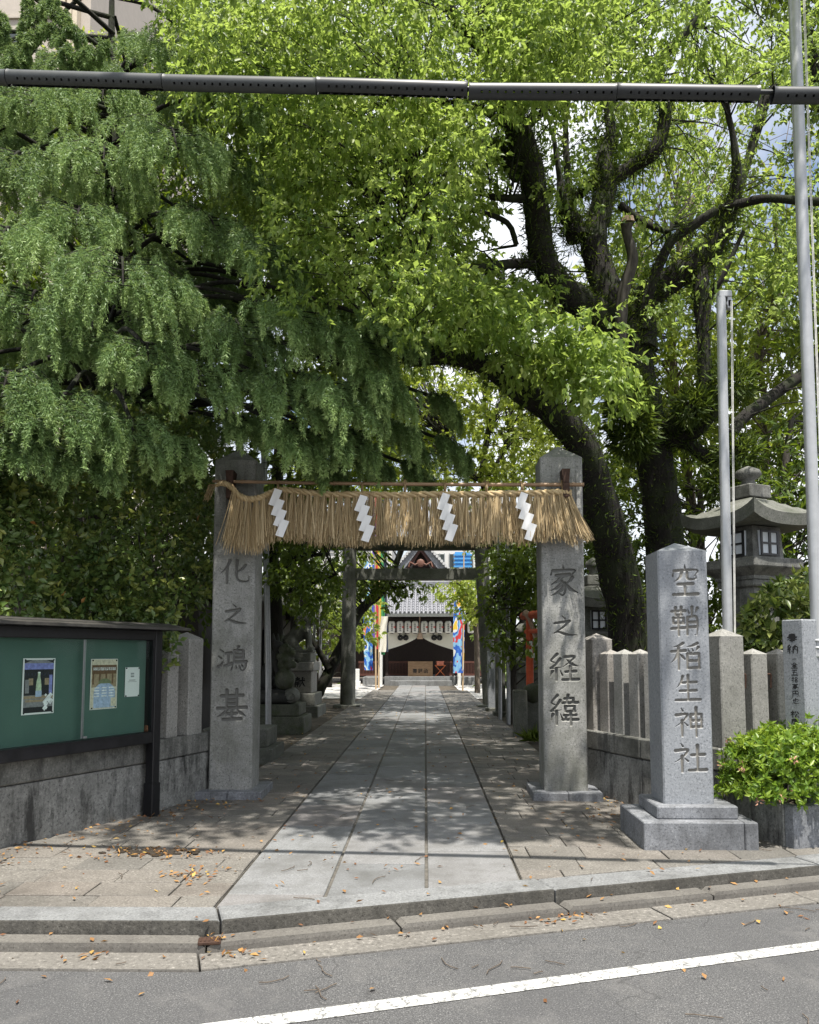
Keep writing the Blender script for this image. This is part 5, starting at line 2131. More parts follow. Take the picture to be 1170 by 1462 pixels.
blue, white_, red_, yel, org, grn, blk, sky_ = (.025, .12, .50), (.72, .72, .70), (.55, .04, .05), (.70, .48, .05), (.68, .22, .05), (.04, .28, .10), (.02, .02, .03), (.22, .45, .68)
bm1 = banner_mat('catch_flag_cloth', [(0, red_), (.30, blue), (.44, sky_), (.50, white_), (.56, blue), (.66, org), (.72, white_)], (2.2, 2.2, 1.7), 3.1)
bm2 = banner_mat('dragon_flag_cloth', [(0, org), (.34, yel), (.42, white_), (.48, blue), (.56, sky_), (.64, red_), (.72, blue)], (2.2, 2.2, 1.5), 9.7)
bm3 = plain('black_crest_cloth', (.03, .035, .04), .85)
YB = gp(537, 984).y
q = at(537, 985, YB)
bn = thing('festival_banner', 'blue and white patterned festival banner left of the hall on a bamboo pole', 'banner', (q.x, q.y, 0))
obj('cloth', cloth(MB(), at(527, 800, YB), at(526, 957, YB), .42, .36, .07, ph=.4), bm1, bn, world=True)
obj('pole', lean_tube((q.x, q.y, -.03), at(535, 700, YB), .035, .022, 8), M['pole_wood'], bn, world=True)
YS_ = YB + 1.5
bn = thing('streamer_banner', 'rainbow striped streamer beside the blue festival banner left of the hall', 'banner', (at(541, 985, YS_).x, YS_, 0))
for k, (nm, c_) in enumerate((('purple', (.14, .08, .40)), ('red', red_), ('yellow', yel), ('green', grn), ('black', (.03, .04, .07)))):
    b = cloth(MB(), at(537 + k * 3.4 - 3, 700, YS_), at(534 + k * 4.6, 915 + (k % 2) * 8 + k * 4, YS_), .13, .16, .04, ph=k * 1.3)
    obj('ribbon', b, plain('ribbon_' + nm, c_, .8, vary=.12), bn, world=True)
b = cloth(MB(), at(549, 880, YS_ - .2), at(546, 931, YS_ - .2), .30, .30, .06, ph=2)
obj('white_tail', b, M['curtain'], bn, world=True)
obj('pole', lean_tube((at(541, 985, YS_).x, YS_, -.03), at(543, 640, YS_), .04, .03, 8), M['pole_wood'], bn, world=True)
YB2 = gp(661, 986).y
q = at(661, 986, YB2)
bn = thing('festival_banner', 'blue green and orange picture banner right of the hall on a bamboo pole', 'banner', (q.x, q.y, 0))
obj('cloth', cloth(MB(), at(658, 845, YB2), at(654, 961, YB2), .52, .40, .07, ph=1.7), bm2, bn, world=True)
obj('pole', lean_tube((q.x, q.y, -.03), at(663, 760, YB2), .035, .022, 8), M['pole_wood'], bn, world=True)

# ------------------------------------------------------------------ buildings beyond


def block(name, label, x0, x1, y0, y1, h, mat, floors, cols, wm, frame_mat, face='front'):
    root = thing(name, label, 'building', ((x0 + x1) / 2, y0, 0))
    b = MB()
    b.box(x0, y0, -.1, x1, y1, h)
    obj('wall', b, mat, root, world=True)
    b = MB()
    b.box(x0 - .15, y0 - .15, h, x1 + .15, y1 + .15, h + .5)
    obj('parapet', b, mat, root, world=True)
    fh = h / floors
    cw_ = (x1 - x0) / cols
    pw = pf = None
    for f in range(floors):
        for c_ in range(cols):
            if pw is None:
                b = MB()
                b.box(0, -.03, 0, cw_ * .6, .05, fh * .5)
                pw = make_mesh('window', b, wm)
                b = MB()
                for xx_ in (-.06, cw_ * .3 - .03, cw_ * .6):
                    b.box(xx_, -.08, -.06, xx_ + .06, -.031, fh * .5 + .06)
                b.box(-.06, -.12, -.10, cw_ * .6 + .06, -.031, -.061)
                pf = make_mesh('window_frame', b, frame_mat)
            w_ = put('window', pw, root, (x0 + (c_ + .2) * cw_ - root.location.x, 0, (f + .3) * fh))
            put('window_frame', pf, w_)
    return root


tl0, tl1 = at(-60, 60, 34), at(128, 60, 34)
bd_ = thing('apartment_building', 'tall pale beige apartment block behind the cedar at upper left', 'building', ((tl0.x + tl1.x) / 2, 34, 0))
t = NT('beige_tile_facade')
br = t.n('TexBrick', {'Vector': t.n('VectorMath', {0: t.pos(), 1: (1, 1, 1)}, operation='MULTIPLY').outputs[0], 'Scale': 4.0, 'Color1': (.42, .38, .33, 1), 'Color2': (.46, .42, .37, 1), 'Mortar': (.34, .31, .28, 1)})
M['beige'] = plain('beige_facade', (.43, .385, .335), .85, vary=.06, scale=3)
b = MB()
b.box(tl0.x - 8, 34, -.1, tl1.x, 50, 40)
obj('wall', b, M['beige'], bd_, world=True)
for px in (88, 98, 106):
    p = at(px, 60, 33.9)
    b = MB()
    b.box(p.x, 33.6, -.1, p.x + .22, 33.98, 40)
    obj('pilaster', b, M['cream_wall'], bd_, world=True)
for k in range(12):
    b = MB()
    b.box(tl0.x - 8, 33.9, 3 + k * 3.0, at(86, 60, 34).x, 33.985, 3.08 + k * 3.0)
    obj('floor_band', b, M['beige'], bd_, world=True)
    for px in (12, 44):
        p = at(px, 60, 34)
        b = MB()
        b.box(p.x, 33.93, 3.9 + k * 3.0, p.x + .75, 33.99, 5.3 + k * 3.0)
        obj('window', b, M['glass_dark'], bd_, world=True) if px == 12 and k < 9 else None
block('office_building', 'white office building behind the hall, right of its gable', at(618, 800, 62).x, at(720, 800, 62).x, 62, 72, 13, M['white_wall'], 4, 5, M['glass_dark'], M['steel'])
block('office_building', 'pale building far behind the trees left of the streamers', at(380, 800, 66).x, at(560, 800, 66).x, 66, 76, 12, M['white_wall'], 4, 7, M['glass_dark'], M['steel'])
b = MB()
p0_, p1_ = at(650, 810, 60), at(672, 788, 60)
b.box(p0_.x, 60, p0_.z, p1_.x, 60.3, p1_.z)
for k in range(4):
    b.box(p0_.x - .1, 59.9, p0_.z + k * (p1_.z - p0_.z) / 4, p1_.x + .1, 59.99, p0_.z + k * (p1_.z - p0_.z) / 4 + .12)
o = obj('blue_sign', b, plain('blue_sheet', (.06, .28, .60), .6))
tag(o, 'bright blue sheet on the white building right of the gable', 'sign board')
# ------------------------------------------------------------------ vegetation
GAPS = [(662, 28, 24, 40), (706, 335, 17, 36), (788, 245, 14, 32), (1060, 22, 26, 46), (1102, 172, 34, 36), (600, 610, 20, 26), (150, 18, 16, 34), (1120, 410, 22, 20), (985, 420, 12, 14), (640, 650, 26, 18), (590, 40, 10, 10), (820, 470, 14, 16), (1085, 560, 20, 22), (1090, 260, 18, 16)]


def gap_ok(px, py, soft=1.0):
    ok = np.ones(px.shape, bool)
    for cx, cy_, rx_, ry_ in GAPS:
        ok &= ((px - cx) / (rx_ * soft)) ** 2 + ((py - cy_) / (ry_ * soft)) ** 2 > 1
    return ok


def scatter(poly, y0, y1, n, gaps=1.0, jit=0):
    """n points inside a photo outline, spread over the depths y0..y1 (arrays or numbers)"""
    P = np.array(poly, float)
    out = []
    tot = 0
    while tot < n:
        px = rng.uniform(P[:, 0].min(), P[:, 0].max(), 4 * n)
        py = rng.uniform(P[:, 1].min(), P[:, 1].max(), 4 * n)
        ok = in_poly(px, py, poly)
        if gaps:
            ok &= gap_ok(px, py, gaps)
        px, py = px[ok], py[ok]
        Y = rng.uniform(y0, y1, len(px))
        out.append(at_np(px, py, Y))
        tot += len(px)
    return np.concatenate(out)[:n]


def clumps(cent, rad, sprigs, per, L, W, droop=.5, flat_=.7, spread=.12, tint=(.45, .25), upn=.8):
    """hierarchical foliage: clump > sprig > leaf; returns leaf arrays"""
    n = len(cent)
    rad = np.broadcast_to(rad, (n,))
    u = nrmz(rng.normal(size=(n, sprigs, 3)))
    r = rng.uniform(.25, 1, (n, sprigs, 1)) ** .6
    off = u * r * rad[:, None, None] * np.array([1, 1, flat_])
    sp = cent[:, None, :] + off
    ax = nrmz(u + np.array([0, 0, -droop]) + rng.normal(size=u.shape) * .35)
    ct = np.clip(rng.normal(tint[0], tint[1] * .7, (n, 1)) + rng.normal(0, tint[1] * .5, (n, sprigs)), 0, 1)
    s = rng.uniform(0, 1, (n, sprigs, per, 1))
    base = sp[:, :, None, :] + ax[:, :, None, :] * (s * spread * 1.6) + rng.normal(size=(n, sprigs, per, 3)) * .012
    la = nrmz(ax[:, :, None, :] * .7 + rng.normal(size=(n, sprigs, per, 3)) * .65 + np.array([0, 0, -droop * .8]))
    nr = nrmz(rng.normal(size=(n, sprigs, per, 3)) * .55 + np.array([0, -.25, upn]))
    N = n * sprigs * per
    tt = np.clip(np.repeat(ct.ravel(), per) + rng.normal(0, .12, N), 0, 1)
    sc = rng.uniform(.4, 1.5, N)
    return leaf_arrays(base.reshape(-1, 3), la.reshape(-1, 3), nr.reshape(-1, 3), L * sc, W * sc * rng.uniform(.85, 1.15, N), tt, fold=.18, droop=.12)


def merge(parts):
    V, Fq, T, o = [], [], [], 0
    for v, f, t_ in parts:
        V.append(v)
        Fq.append(f + o)
        T.append(t_)
        o += len(v)
    return np.concatenate(V), np.concatenate(Fq), np.concatenate(T)


def crown(name, parts, mat, root, kind='stuff'):
    V, Fq, T = merge(parts)
    return arr_mesh(name, V, Fq, mat, root, {'tint': T}, off=tuple(root.location) if root else None, kind=kind)


def px_limb(pts, k=5):
    """(photo x, photo y, depth, half width px) -> smooth points and radii"""
    q = []
    for px, py, Y, hw in pts:
        p = at(px, py, Y)
        q.append((p.x, p.y, p.z, hw * Y / F))
    s = catmull(q, k)
    return [Vector(v[:3]) for v in s], [max(.004, float(v[3])) for v in s]


def limb(root, name, pts, mat, n=10, jit=.10, nodes=None, k=5):
    P, r = px_limb(pts, k)
    b = MB()
    b.tube(P, r, n, jit=jit)
    if nodes is not None:
        nodes.extend((p, q) for p, q in zip(P, r))
    return obj(name, b, mat, root, world=True)


def twigs(root, cents, nodes, mat, r0=.016, name='twigs', every=1, maxd=6):
    nd = np.array([tuple(p) for p, _ in nodes])
    b = MB()
    for c_ in cents[::every]:
        d = np.linalg.norm(nd - c_, axis=1) + np.maximum(0, nd[:, 2] - c_[2]) * .4
        j = int(random.choice(np.argsort(d)[:7]))
        if d[j] > maxd:
            continue
        p = Vector(nd[j])
        q = Vector(c_)
        m1 = p.lerp(q, .35) + Vector((random.uniform(-.12, .12), random.uniform(-.12, .12), .10 * d[j]))
        m2 = p.lerp(q, .7) + Vector((random.uniform(-.1, .1), random.uniform(-.1, .1), .10 * d[j]))
        b.tube([p, m1, m2, q], [r0 * (1 + d[j] * .35), r0 * .8, r0 * .55, r0 * .25], 5, cap=False)
    return obj(name, b, mat, root, world=True, kind='stuff')


def tufts(root, nodes, n, L, name='fern_tufts', up=.25, mat=None, rmin=.06):
    nd = [(p, r) for p, r in nodes if r > rmin]
    P = np.array([tuple(p) for p, _ in nd])
    r = np.array([q for _, q in nd])
    i = rng.choice(len(nd), n, p=r / r.sum())
    u = nrmz(rng.normal(size=(n, 3)))
    base = P[i] + u * r[i, None] * .92 + rng.normal(size=(n, 3)) * .04
    ax = nrmz(u + np.array([0, 0, up]) + rng.normal(size=(n, 3)) * .4)
    LL = rng.uniform(.5, 1.3, n) * L
    V, Fq, T = leaf_arrays(base, ax, nrmz(rng.normal(size=(n, 3))), LL, LL * .07, np.clip(rng.normal(.4, .25, n), 0, 1), .1, .35)
    return arr_mesh(name, V, Fq, mat or M['fern'], root, {'tint': T}, off=tuple(root.location), kind='stuff')


# ---- the great camphor tree
bse = at(955, 1010, 11.0)
ct = thing('camphor_tree', 'huge mossy camphor tree with spreading limbs behind the name stone', 'tree', (bse.x, 11.0, 0))
nodes = []
T0 = [(958, 1090, 11, 40), (956, 960, 11, 31), (950, 790, 11, 27), (940, 690, 10.9, 26), (925, 610, 10.8, 27), (905, 540, 10.6, 30), (893, 475, 10.5, 31)]
limb(ct, 'trunk', T0, M['bark'], 18, .09, nodes)
LM = [
    [(900, 500, 10.5, 27), (855, 452, 10.3, 24), (805, 415, 10.1, 21), (776, 370, 9.9, 20), (768, 310, 9.7, 19), (760, 250, 9.6, 19), (745, 200, 9.5, 20), (728, 160, 9.4, 16), (712, 140, 9.4, 9)],
    [(765, 376, 9.9, 9), (735, 376, 9.7, 7), (700, 380, 9.5, 6), (640, 388, 9.3, 4)],
    [(748, 283, 9.6, 7), (722, 283, 9.5, 5), (697, 280, 9.5, 5)],
    [(735, 185, 9.4, 7), (715, 172, 9.3, 6), (680, 152, 9.2, 5), (640, 145, 9.1, 3.5), (560, 150, 8.8, 2.5)],
    [(738, 190, 9.4, 6), (775, 160, 9.5, 5), (800, 120, 9.6, 4), (840, 90, 9.7, 3), (920, 60, 9.9, 2)],
    [(740, 250, 9.6, 12), (712, 215, 9.8, 13), (690, 205, 9.9, 9), (655, 195, 10, 7), (600, 170, 10.2, 4)],
    [(725, 160, 9.4, 10), (700, 90, 9.2, 8), (672, 50, 9.0, 10), (645, 15, 8.9, 9), (628, -40, 8.8, 8), (600, -200, 8.6, 5)],
    [(690, 72, 9.1, 7), (682, 40, 9.0, 6), (664, -10, 8.9, 6), (670, -160, 8.8, 4)],
    [(738, 350, 9.8, 4), (728, 322, 9.7, 4), (705, 308, 9.6, 4), (672, 300, 9.5, 2.5)],
    [(893, 500, 10.5, 26), (868, 420, 10.6, 22), (848, 345, 10.7, 19), (858, 300, 10.8, 17), (868, 262, 10.9, 14), (862, 225, 11, 12), (872, 190, 11.1, 8), (868, 120, 11.2, 6), (880, 20, 11.4, 4)],
    [(866, 262, 10.9, 11), (905, 236, 10.9, 10), (935, 215, 10.8, 11), (950, 170, 10.8, 9), (945, 122, 10.7, 8), (940, 90, 10.7, 7), (985, 40, 10.6, 6), (1020, -20, 10.5, 5), (1060, -160, 10.4, 4)],
    [(864, 268, 10.9, 9), (840, 265, 11, 8), (818, 288, 11.1, 7), (812, 260, 11.2, 6), (808, 180, 11.3, 4), (815, 80, 11.5, 3)],
    [(885, 292, 10.9, 6), (902, 305, 10.9, 6), (925, 320, 10.8, 5), (955, 330, 10.7, 3), (960, 315, 10.7, 2.5)],
    [(825, 340, 10.6, 18), (818, 318, 10.6, 15), (806, 300, 10.5, 11), (800, 255, 10.5, 5), (790, 190, 10.5, 3)],
    [(912, 500, 10.5, 28), (918, 435, 10.5, 22), (955, 402, 10.4, 19), (1000, 372, 10.3, 17), (1022, 345, 10.2, 15), (1042, 300, 10.1, 12), (1052, 262, 10, 9), (1048, 200, 9.9, 5), (1030, 120, 9.8, 4)],
    [(1030, 345, 10.2, 10), (1028, 302, 10.1, 7), (1062, 290, 9.9, 7), (1100, 283, 9.7, 6), (1180, 288, 9.4, 6), (1300, 280, 9, 4)],
    [(920, 470, 10.3, 9), (928, 415, 10.2, 8), (955, 350, 10.0, 7), (985, 325, 9.9, 7), (1022, 300, 9.8, 6)],
    [(1005, 372, 10.3, 12), (1001, 420, 10.2, 11), (1004, 480, 10.2, 9), (1007, 540, 10.2, 10), (1003, 575, 10.3, 8)],
    [(1012, 560, 10.3, 9), (985, 590, 10.4, 14), (955, 612, 10.6, 14)],
    [(1040, 560, 10.1, 5), (1020, 590, 10.2, 7), (990, 620, 10.4, 8), (950, 625, 10.7, 8)],
    [(945, 625, 10.7, 12), (985, 635, 10.5, 9), (1015, 655, 10.3, 9), (1048, 648, 10.2, 9), (1056, 632, 10.2, 8)],
    [(1062, 330, 10, 3), (1030, 400, 10.1, 4), (1016, 420, 10.2, 4), (1012, 450, 10.2, 3)],
]
for q in LM:
    limb(ct, 'limb', q, M['bark'], 12, .10, nodes)
limb(ct, 'cut_limb', [(884, 545, 10.2, 9), (886, 490, 10.1, 8.5), (890, 420, 10.0, 9), (904, 372, 9.9, 8), (896, 335, 9.85, 7), (895, 318, 9.8, 9)], M['bark_grey'], 12, .05)
p = at(897, 313, 9.78)
b = MB()
b.tube([p - Vector((.0, .0, .02)), p + Vector((0, -.02, .035))], [.082, .066], 9, jit=.12)
obj('cut_face', b, M['cut_wood'], ct, world=True)
n2 = []
LB = [[(905, 1090, 10.6, 34), (902, 930, 10.6, 29), (882, 810, 10.4, 27), (858, 725, 10.1, 26), (836, 645, 9.8, 23), (795, 593, 9.6, 20), (742, 556, 9.3, 17), (692, 522, 9.1, 14), (640, 509, 8.9, 11.5), (592, 512, 8.7, 10), (560, 494, 8.6, 6), (520, 470, 8.5, 3)],
      [(700, 530, 9.1, 8), (668, 495, 9.2, 9), (635, 462, 9.3, 8), (600, 430, 9.4, 6), (560, 360, 9.5, 4), (545, 280, 9.5, 3)],
      [(590, 512, 8.7, 7), (589, 450, 8.7, 6), (598, 390, 8.7, 5), (585, 320, 8.7, 3), (600, 240, 8.7, 2)]]
for i, q in enumerate(LB):
    limb(ct, 'leaning_trunk' if i == 0 else 'limb', q, M['bark'], 14, .09, n2)
allnodes = nodes + n2
tufts(ct, allnodes, 42000, .088)
tufts(ct, [(at(x, y, Yv), r) for x, y, Yv, r in ((895, 560, 10.2, .22), (900, 600, 10.2, .26), (905, 625, 10.2, .22), (1030, 690, 10.1, .16), (1055, 650, 10.0, .20), (1050, 545, 10.1, .2), (990, 580, 10.2, .17))], 5200, .15, 'fern_tufts', up=-.1)

REG = dict(
    left=[(235, -40), (255, 90), (290, 190), (335, 260), (350, 340), (430, 425), (520, 440), (600, 500), (660, 420), (640, 330), (700, 230), (690, 140), (860, 110), (860, -40)],
    top=[(640, -40), (1030, -40), (1000, 100), (850, 120), (690, 140)],
    right=[(640, 330), (700, 230), (690, 140), (800, -40), (760, 200), (850, 330), (880, 480), (1040, 420), (1180, 470), (1180, 60), (1060, -40)],
    low=[(600, 400), (700, 395), (770, 405), (790, 440), (720, 470), (620, 450)],
    spray=[(630, 430), (770, 430), (870, 490), (885, 560), (850, 585), (770, 550), (700, 495), (640, 485)],
)
cl_a = np.concatenate([scatter(REG['left'], 7.3, 9.6, 215, 1.6), scatter(REG['left'], 9.6, 13.5, 260, .7)])
cl_b = np.concatenate([scatter(REG['right'], 8.6, 10.6, 16, 1.4), scatter(REG['top'], 8.0, 10.5, 60, 1.3), scatter(REG['right'], 11.2, 14.5, 190, 1.2)])
cl_c = np.concatenate([scatter(REG['spray'], 7.9, 9.0, 34, 0), scatter(REG['low'], 8.8, 11.5, 26, 0), scatter([(630, 270), (680, 290), (690, 400), (630, 400)], 8.5, 12, 9, 0)])
# unseen crown above the frame and over the pavement, placed and thinned for shade
ab = np.stack([rng.uniform(-3.2, 4.6, 1500), rng.uniform(6.5, 18, 1500), rng.uniform(9.5, 19, 1500)], 1)
ab = ab[(ab[:, 2] - CAM_H) / ab[:, 1] > .86]
ys_ = ab[:, 1] + .334 * ab[:, 2]
pn = np.array([mnoise.noise(Vector((x * .6, y * .5, 9.1))) for x, y in zip(ab[:, 0] - .08 * ab[:, 2], ys_)])
ab = ab[(pn > -.06) & (ys_ > 12.4) & (ys_ < 24)][:300]
ov = np.stack([rng.uniform(-2.3, 5.0, 330), rng.uniform(3.4, 7.0, 330), rng.uniform(7.4, 10.2, 330)], 1)
ys_ = ov[:, 1] + .334 * ov[:, 2]
pn = np.array([mnoise.noise(Vector((x * 1.25, y * 1.25, 4.2))) for x, y in zip(ov[:, 0] - .08 * ov[:, 2], ys_)])
ov = ov[(pn > -.13) & (ys_ > 6.75) & (ys_ < 9.4) & ~((ov[:, 0] > 2.3) & (ys_ < 8.4))]
ov = ov[(ov[:, 2] - CAM_H) / ov[:, 1] > .90]
parts = [clumps(cl_a, rng.uniform(.28, .55, len(cl_a)), 22, 12, .065, .035, .55, tint=(.58, .32)),
         clumps(cl_b, rng.uniform(.28, .5, len(cl_b)), 17, 11, .070, .037, .55, tint=(.45, .28)),
         clumps(cl_c, rng.uniform(.25, .42, len(cl_c)), 20, 12, .078, .040, .7, tint=(.55, .22)),
         clumps(ab, rng.uniform(.4, .6, len(ab)), 20, 10, .10, .055, .55, tint=(.5, .28)),
         clumps(ov, rng.uniform(.4, .6, len(ov)), 20, 10, .10, .055, .55, tint=(.5, .28))]
crown('crown', parts, M['leaf_camphor'], ct)
twigs(ct, np.concatenate([cl_a, cl_b, cl_c]), allnodes, M['bark'], .010, maxd=2.6)
print('camphor', len(ab), len(ov))

# ---- the deodar cedar
DTX, DTY = -4.35, 10.6
dt = thing('deodar_cedar', 'large weeping deodar cedar hanging over the notice board and left pillar', 'tree', (DTX, DTY, 0))
b = MB()
b.tube([(DTX + .05 * math.sin(k), DTY, -.1 + k * 1.0) for k in range(12)], [.36, .34, .32, .29, .26, .22, .17, .11, .07, .06, .05, .03], 14, jit=.06)
obj('trunk', b, M['bark'], dt, world=True)
ANCH = [(235, 190, 8.0, .95), (172, 372, 7.4, 1.0), (228, 402, 7.5, .6), (60, 418, 7.2, .85), (25, 330, 7.3, .8), (118, 300, 7.8, .8), (40, 225, 7.8, .8), (150, 215, 8.1, .8), (285, 310, 8.2, .8), (310, 225, 8.5, .7), (345, 340, 8.3, .8), (95, 560, 7.0, .7), (25, 530, 6.9, .75), (130, 640, 7.2, .5), (30, 610, 6.9, .6), (205, 490, 7.3, .65), (270, 520, 7.5, .65), (185, 595, 7.3, .65), (240, 625, 7.6, .5), (320, 455, 7.9, .85), (400, 440, 8.1, .85), (470, 465, 8.3, .8), (525, 450, 8.4, .65), (335, 592, 7.9, .45), (375, 535, 7.9, .75), (450, 540, 8.0, .75), (515, 530, 8.2, .65), (400, 605, 8.0, .6), (470, 605, 8.2, .6), (70, 140, 8.4, .9), (150, 130, 8.8, .85), (340, 150, 9.0, .85), (600, 560, 9.4, .5), (545, 600, 9.0, .65), (610, 620, 9.5, .6), (560, 655, 9.3, .5), (220, 70, 9.4, .9), (300, 60, 9.2, .9), (130, 470, 7.4, .6), (440, 650, 8.5, .5), (500, 640, 8.8, .5), (360, 70, 9.5, .8)]
DREG = [(-40, 60), (90, 90), (200, 60), (330, 20), (370, 200), (400, 380), (560, 430), (580, 560), (540, 640), (330, 650), (240, 690), (90, 690), (-40, 640)]
P = np.array(DREG, float)
k = 0
while k < 64:
    px, py = random.uniform(-60, 580), random.uniform(40, 690)
    if in_poly(np.array([px]), np.array([py]), DREG)[0]:
        ANCH.append((px, py, random.uniform(9.4, 11.8), random.uniform(.75, 1.0)))
        k += 1
for q in range(16):                                     # the part of the crown above and left of the frame
    px, py = random.uniform(-420, -40), random.uniform(-200, 640)
    ANCH.append((px, py, random.uniform(7.6, 10.5), 1.0))
for q in range(0):
    px, py = random.uniform(-150, 330), random.uniform(-420, -40)
    ANCH.append((px, py, random.uniform(8.2, 10.5), 1.1))
br = MB()
SB, SD, SL, ST = [], [], [], []
for px, py, Y, sz in ANCH:
    A = at(px, py, Y)
    T = Vector((DTX, DTY, max(.8, A.z + .25 + .12 * (Vector((DTX, DTY, A.z)) - A).length)))
    out = Vector((A.x - DTX, A.y - DTY, 0))
    D = out.length
    out = out.normalized() if D > .1 else Vector((0, -1, 0))
    lat = Vector((-out.y, out.x, 0))
    E = A + out * .55 * sz + Vector((0, 0, -.48 * sz))
    cur = catmull([tuple(T), tuple(T.lerp(A, .5) + Vector((0, 0, .12 * D))), tuple(A), tuple(A + out * .33 * sz + Vector((0, 0, -.14 * sz))), tuple(E)], 8)
    cur = [Vector(c_) for c_ in cur]
    nC = len(cur)
    br.tube(cur, [.030 * (1 - i / nC) + .005 for i in range(nC)], 6, cap=False)
    tb = random.gauss(.5, .16)
    # distance measured back from the tip along the branch
    acc = 0
    reach = 1.25 * sz
    nxt = 0
    side = 1
    for i in range(nC - 1, 0, -1):
        s_ = (cur[i] - cur[i - 1]).length
        acc += s_
        if acc > reach:
            break
        while nxt < acc:
            nxt += .12 * sz
            u = acc / reach
            for side in (-1, 1):
                l = sz * (.16 + .42 * math.sin(min(1, u * 1.3 + .15) * math.pi * .62)) * random.uniform(.7, 1.15)
                dr = (lat * side * random.uniform(.7, 1.1) + out * random.uniform(.3, .9)).normalized()
                p0 = cur[i]
                p1 = p0 + dr * l * .6 + Vector((0, 0, -.05 * l))
                p2 = p0 + dr * l + Vector((0, 0, -.35 * l))
                br.tube([p0, p1, p2], [.006, .004, .002], 3, cap=False)
                for v in (.25, .6, 1.0):
                    q = p0.lerp(p1, v / .6) if v < .6 else p1.lerp(p2, (v - .6) / .4)
                    SB.append(tuple(q + Vector((random.uniform(-.03, .03), random.uniform(-.03, .03), random.uniform(-.02, .03)))))
                    SD.append(tuple((dr + out * .3 + Vector((random.uniform(-.4, .4), random.uniform(-.4, .4), 0))).normalized()))
                    SL.append(sz * random.uniform(.24, .56))
                    ST.append(min(1, max(0, tb + random.gauss(0, .1))))
# the bare thin leader at the top left, in front of the pale building
for pts in ([(12, 180, 8.6, 3), (28, 130, 8.6, 3.5), (36, 70, 8.6, 3), (40, -20, 8.6, 2.5)], [(36, 60, 8.6, 2), (70, 35, 8.5, 1.6), (95, 70, 8.4, 1)], [(40, 20, 8.6, 2), (75, 5, 8.5, 1.5), (110, 45, 8.4, 1)], [(30, 130, 8.6, 2), (90, 105, 8.5, 1.6), (150, 60, 8.4, 1)], [(28, 140, 8.6, 1.6), (10, 60, 8.5, 1.2), (0, 20, 8.5, 1)], [(60, 120, 8.6, 1.6), (110, 80, 8.5, 1.2), (128, 70, 8.4, 1)]):
    P_, r_ = px_limb(pts, 5)
    br.tube(P_, r_, 6, cap=False)
    for p_ in P_[1:]:
        for q in range(5):
            SB.append(tuple(p_ + Vector((random.uniform(-.05, .05), random.uniform(-.05, .05), random.uniform(-.05, .05)))))
            SD.append((random.uniform(-1, 1), random.uniform(-1, 1), random.uniform(-.2, .3)))
            SL.append(random.uniform(.08, .22))
            ST.append(random.uniform(.2, .5))
obj('branches', br, M['bark'], dt, world=True, kind='stuff')
SB, SD, SL, ST = np.array(SB), nrmz(np.array(SD)), np.array(SL), np.array(ST)
nS, KN, NN = len(SB), 26, 9
print('sprays', nS)
t_ = np.linspace(.02, 1, KN)[None, :, None]
L_ = SL[:, None, None]
pos = SB[:, None, :] + SD[:, None, :] * L_ * .55 * t_ * (1 - .45 * t_) + np.array([0, 0, -1.0]) * L_ * t_ ** 1.4
tan = nrmz(np.gradient(pos, axis=1))
lat_ = nrmz(np.cross(SD + rng.normal(size=SD.shape) * .3, np.array([0, 0, 1.0])))[:, None, None, :]
uu = rng.uniform(-1, 1, (nS, KN, NN, 1))
ww = (.085 * (1 - t_) * np.minimum(1, t_ * 5 + .25) + .006)[:, :, :, None] * np.clip(L_ / .4, .5, 1.3)[:, :, :, None]
pos = np.repeat(pos[:, :, None, :], NN, 2) + rng.normal(size=(nS, KN, NN, 3)) * .008 + lat_ * uu * ww - np.array([0, 0, 1.0]) * np.abs(uu) * ww * .7
rad = nrmz(rng.normal(size=(nS, KN, NN, 3)))
ndir = nrmz(np.repeat(tan[:, :, None, :], NN, 2) * .75 + rad * .7 + lat_ * uu * .6)
nl = (.052 * (1 - .35 * t_[:, :, :, None]) * rng.uniform(.7, 1.2, (nS, KN, NN, 1)))
sd_ = nrmz(np.cross(ndir, rng.normal(size=(nS, KN, NN, 3)))) * .0056
V = np.stack([pos - sd_, pos + sd_, pos + ndir * nl], 3).reshape(-1, 3)
n = len(V) // 3
Fq = np.arange(n * 3).reshape(n, 3)
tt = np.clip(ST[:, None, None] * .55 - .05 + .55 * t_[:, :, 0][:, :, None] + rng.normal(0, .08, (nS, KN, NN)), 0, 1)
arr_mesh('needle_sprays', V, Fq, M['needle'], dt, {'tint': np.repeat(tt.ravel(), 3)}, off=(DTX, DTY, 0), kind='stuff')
print('needles', n)

# ---- camellia hedge behind the left fence


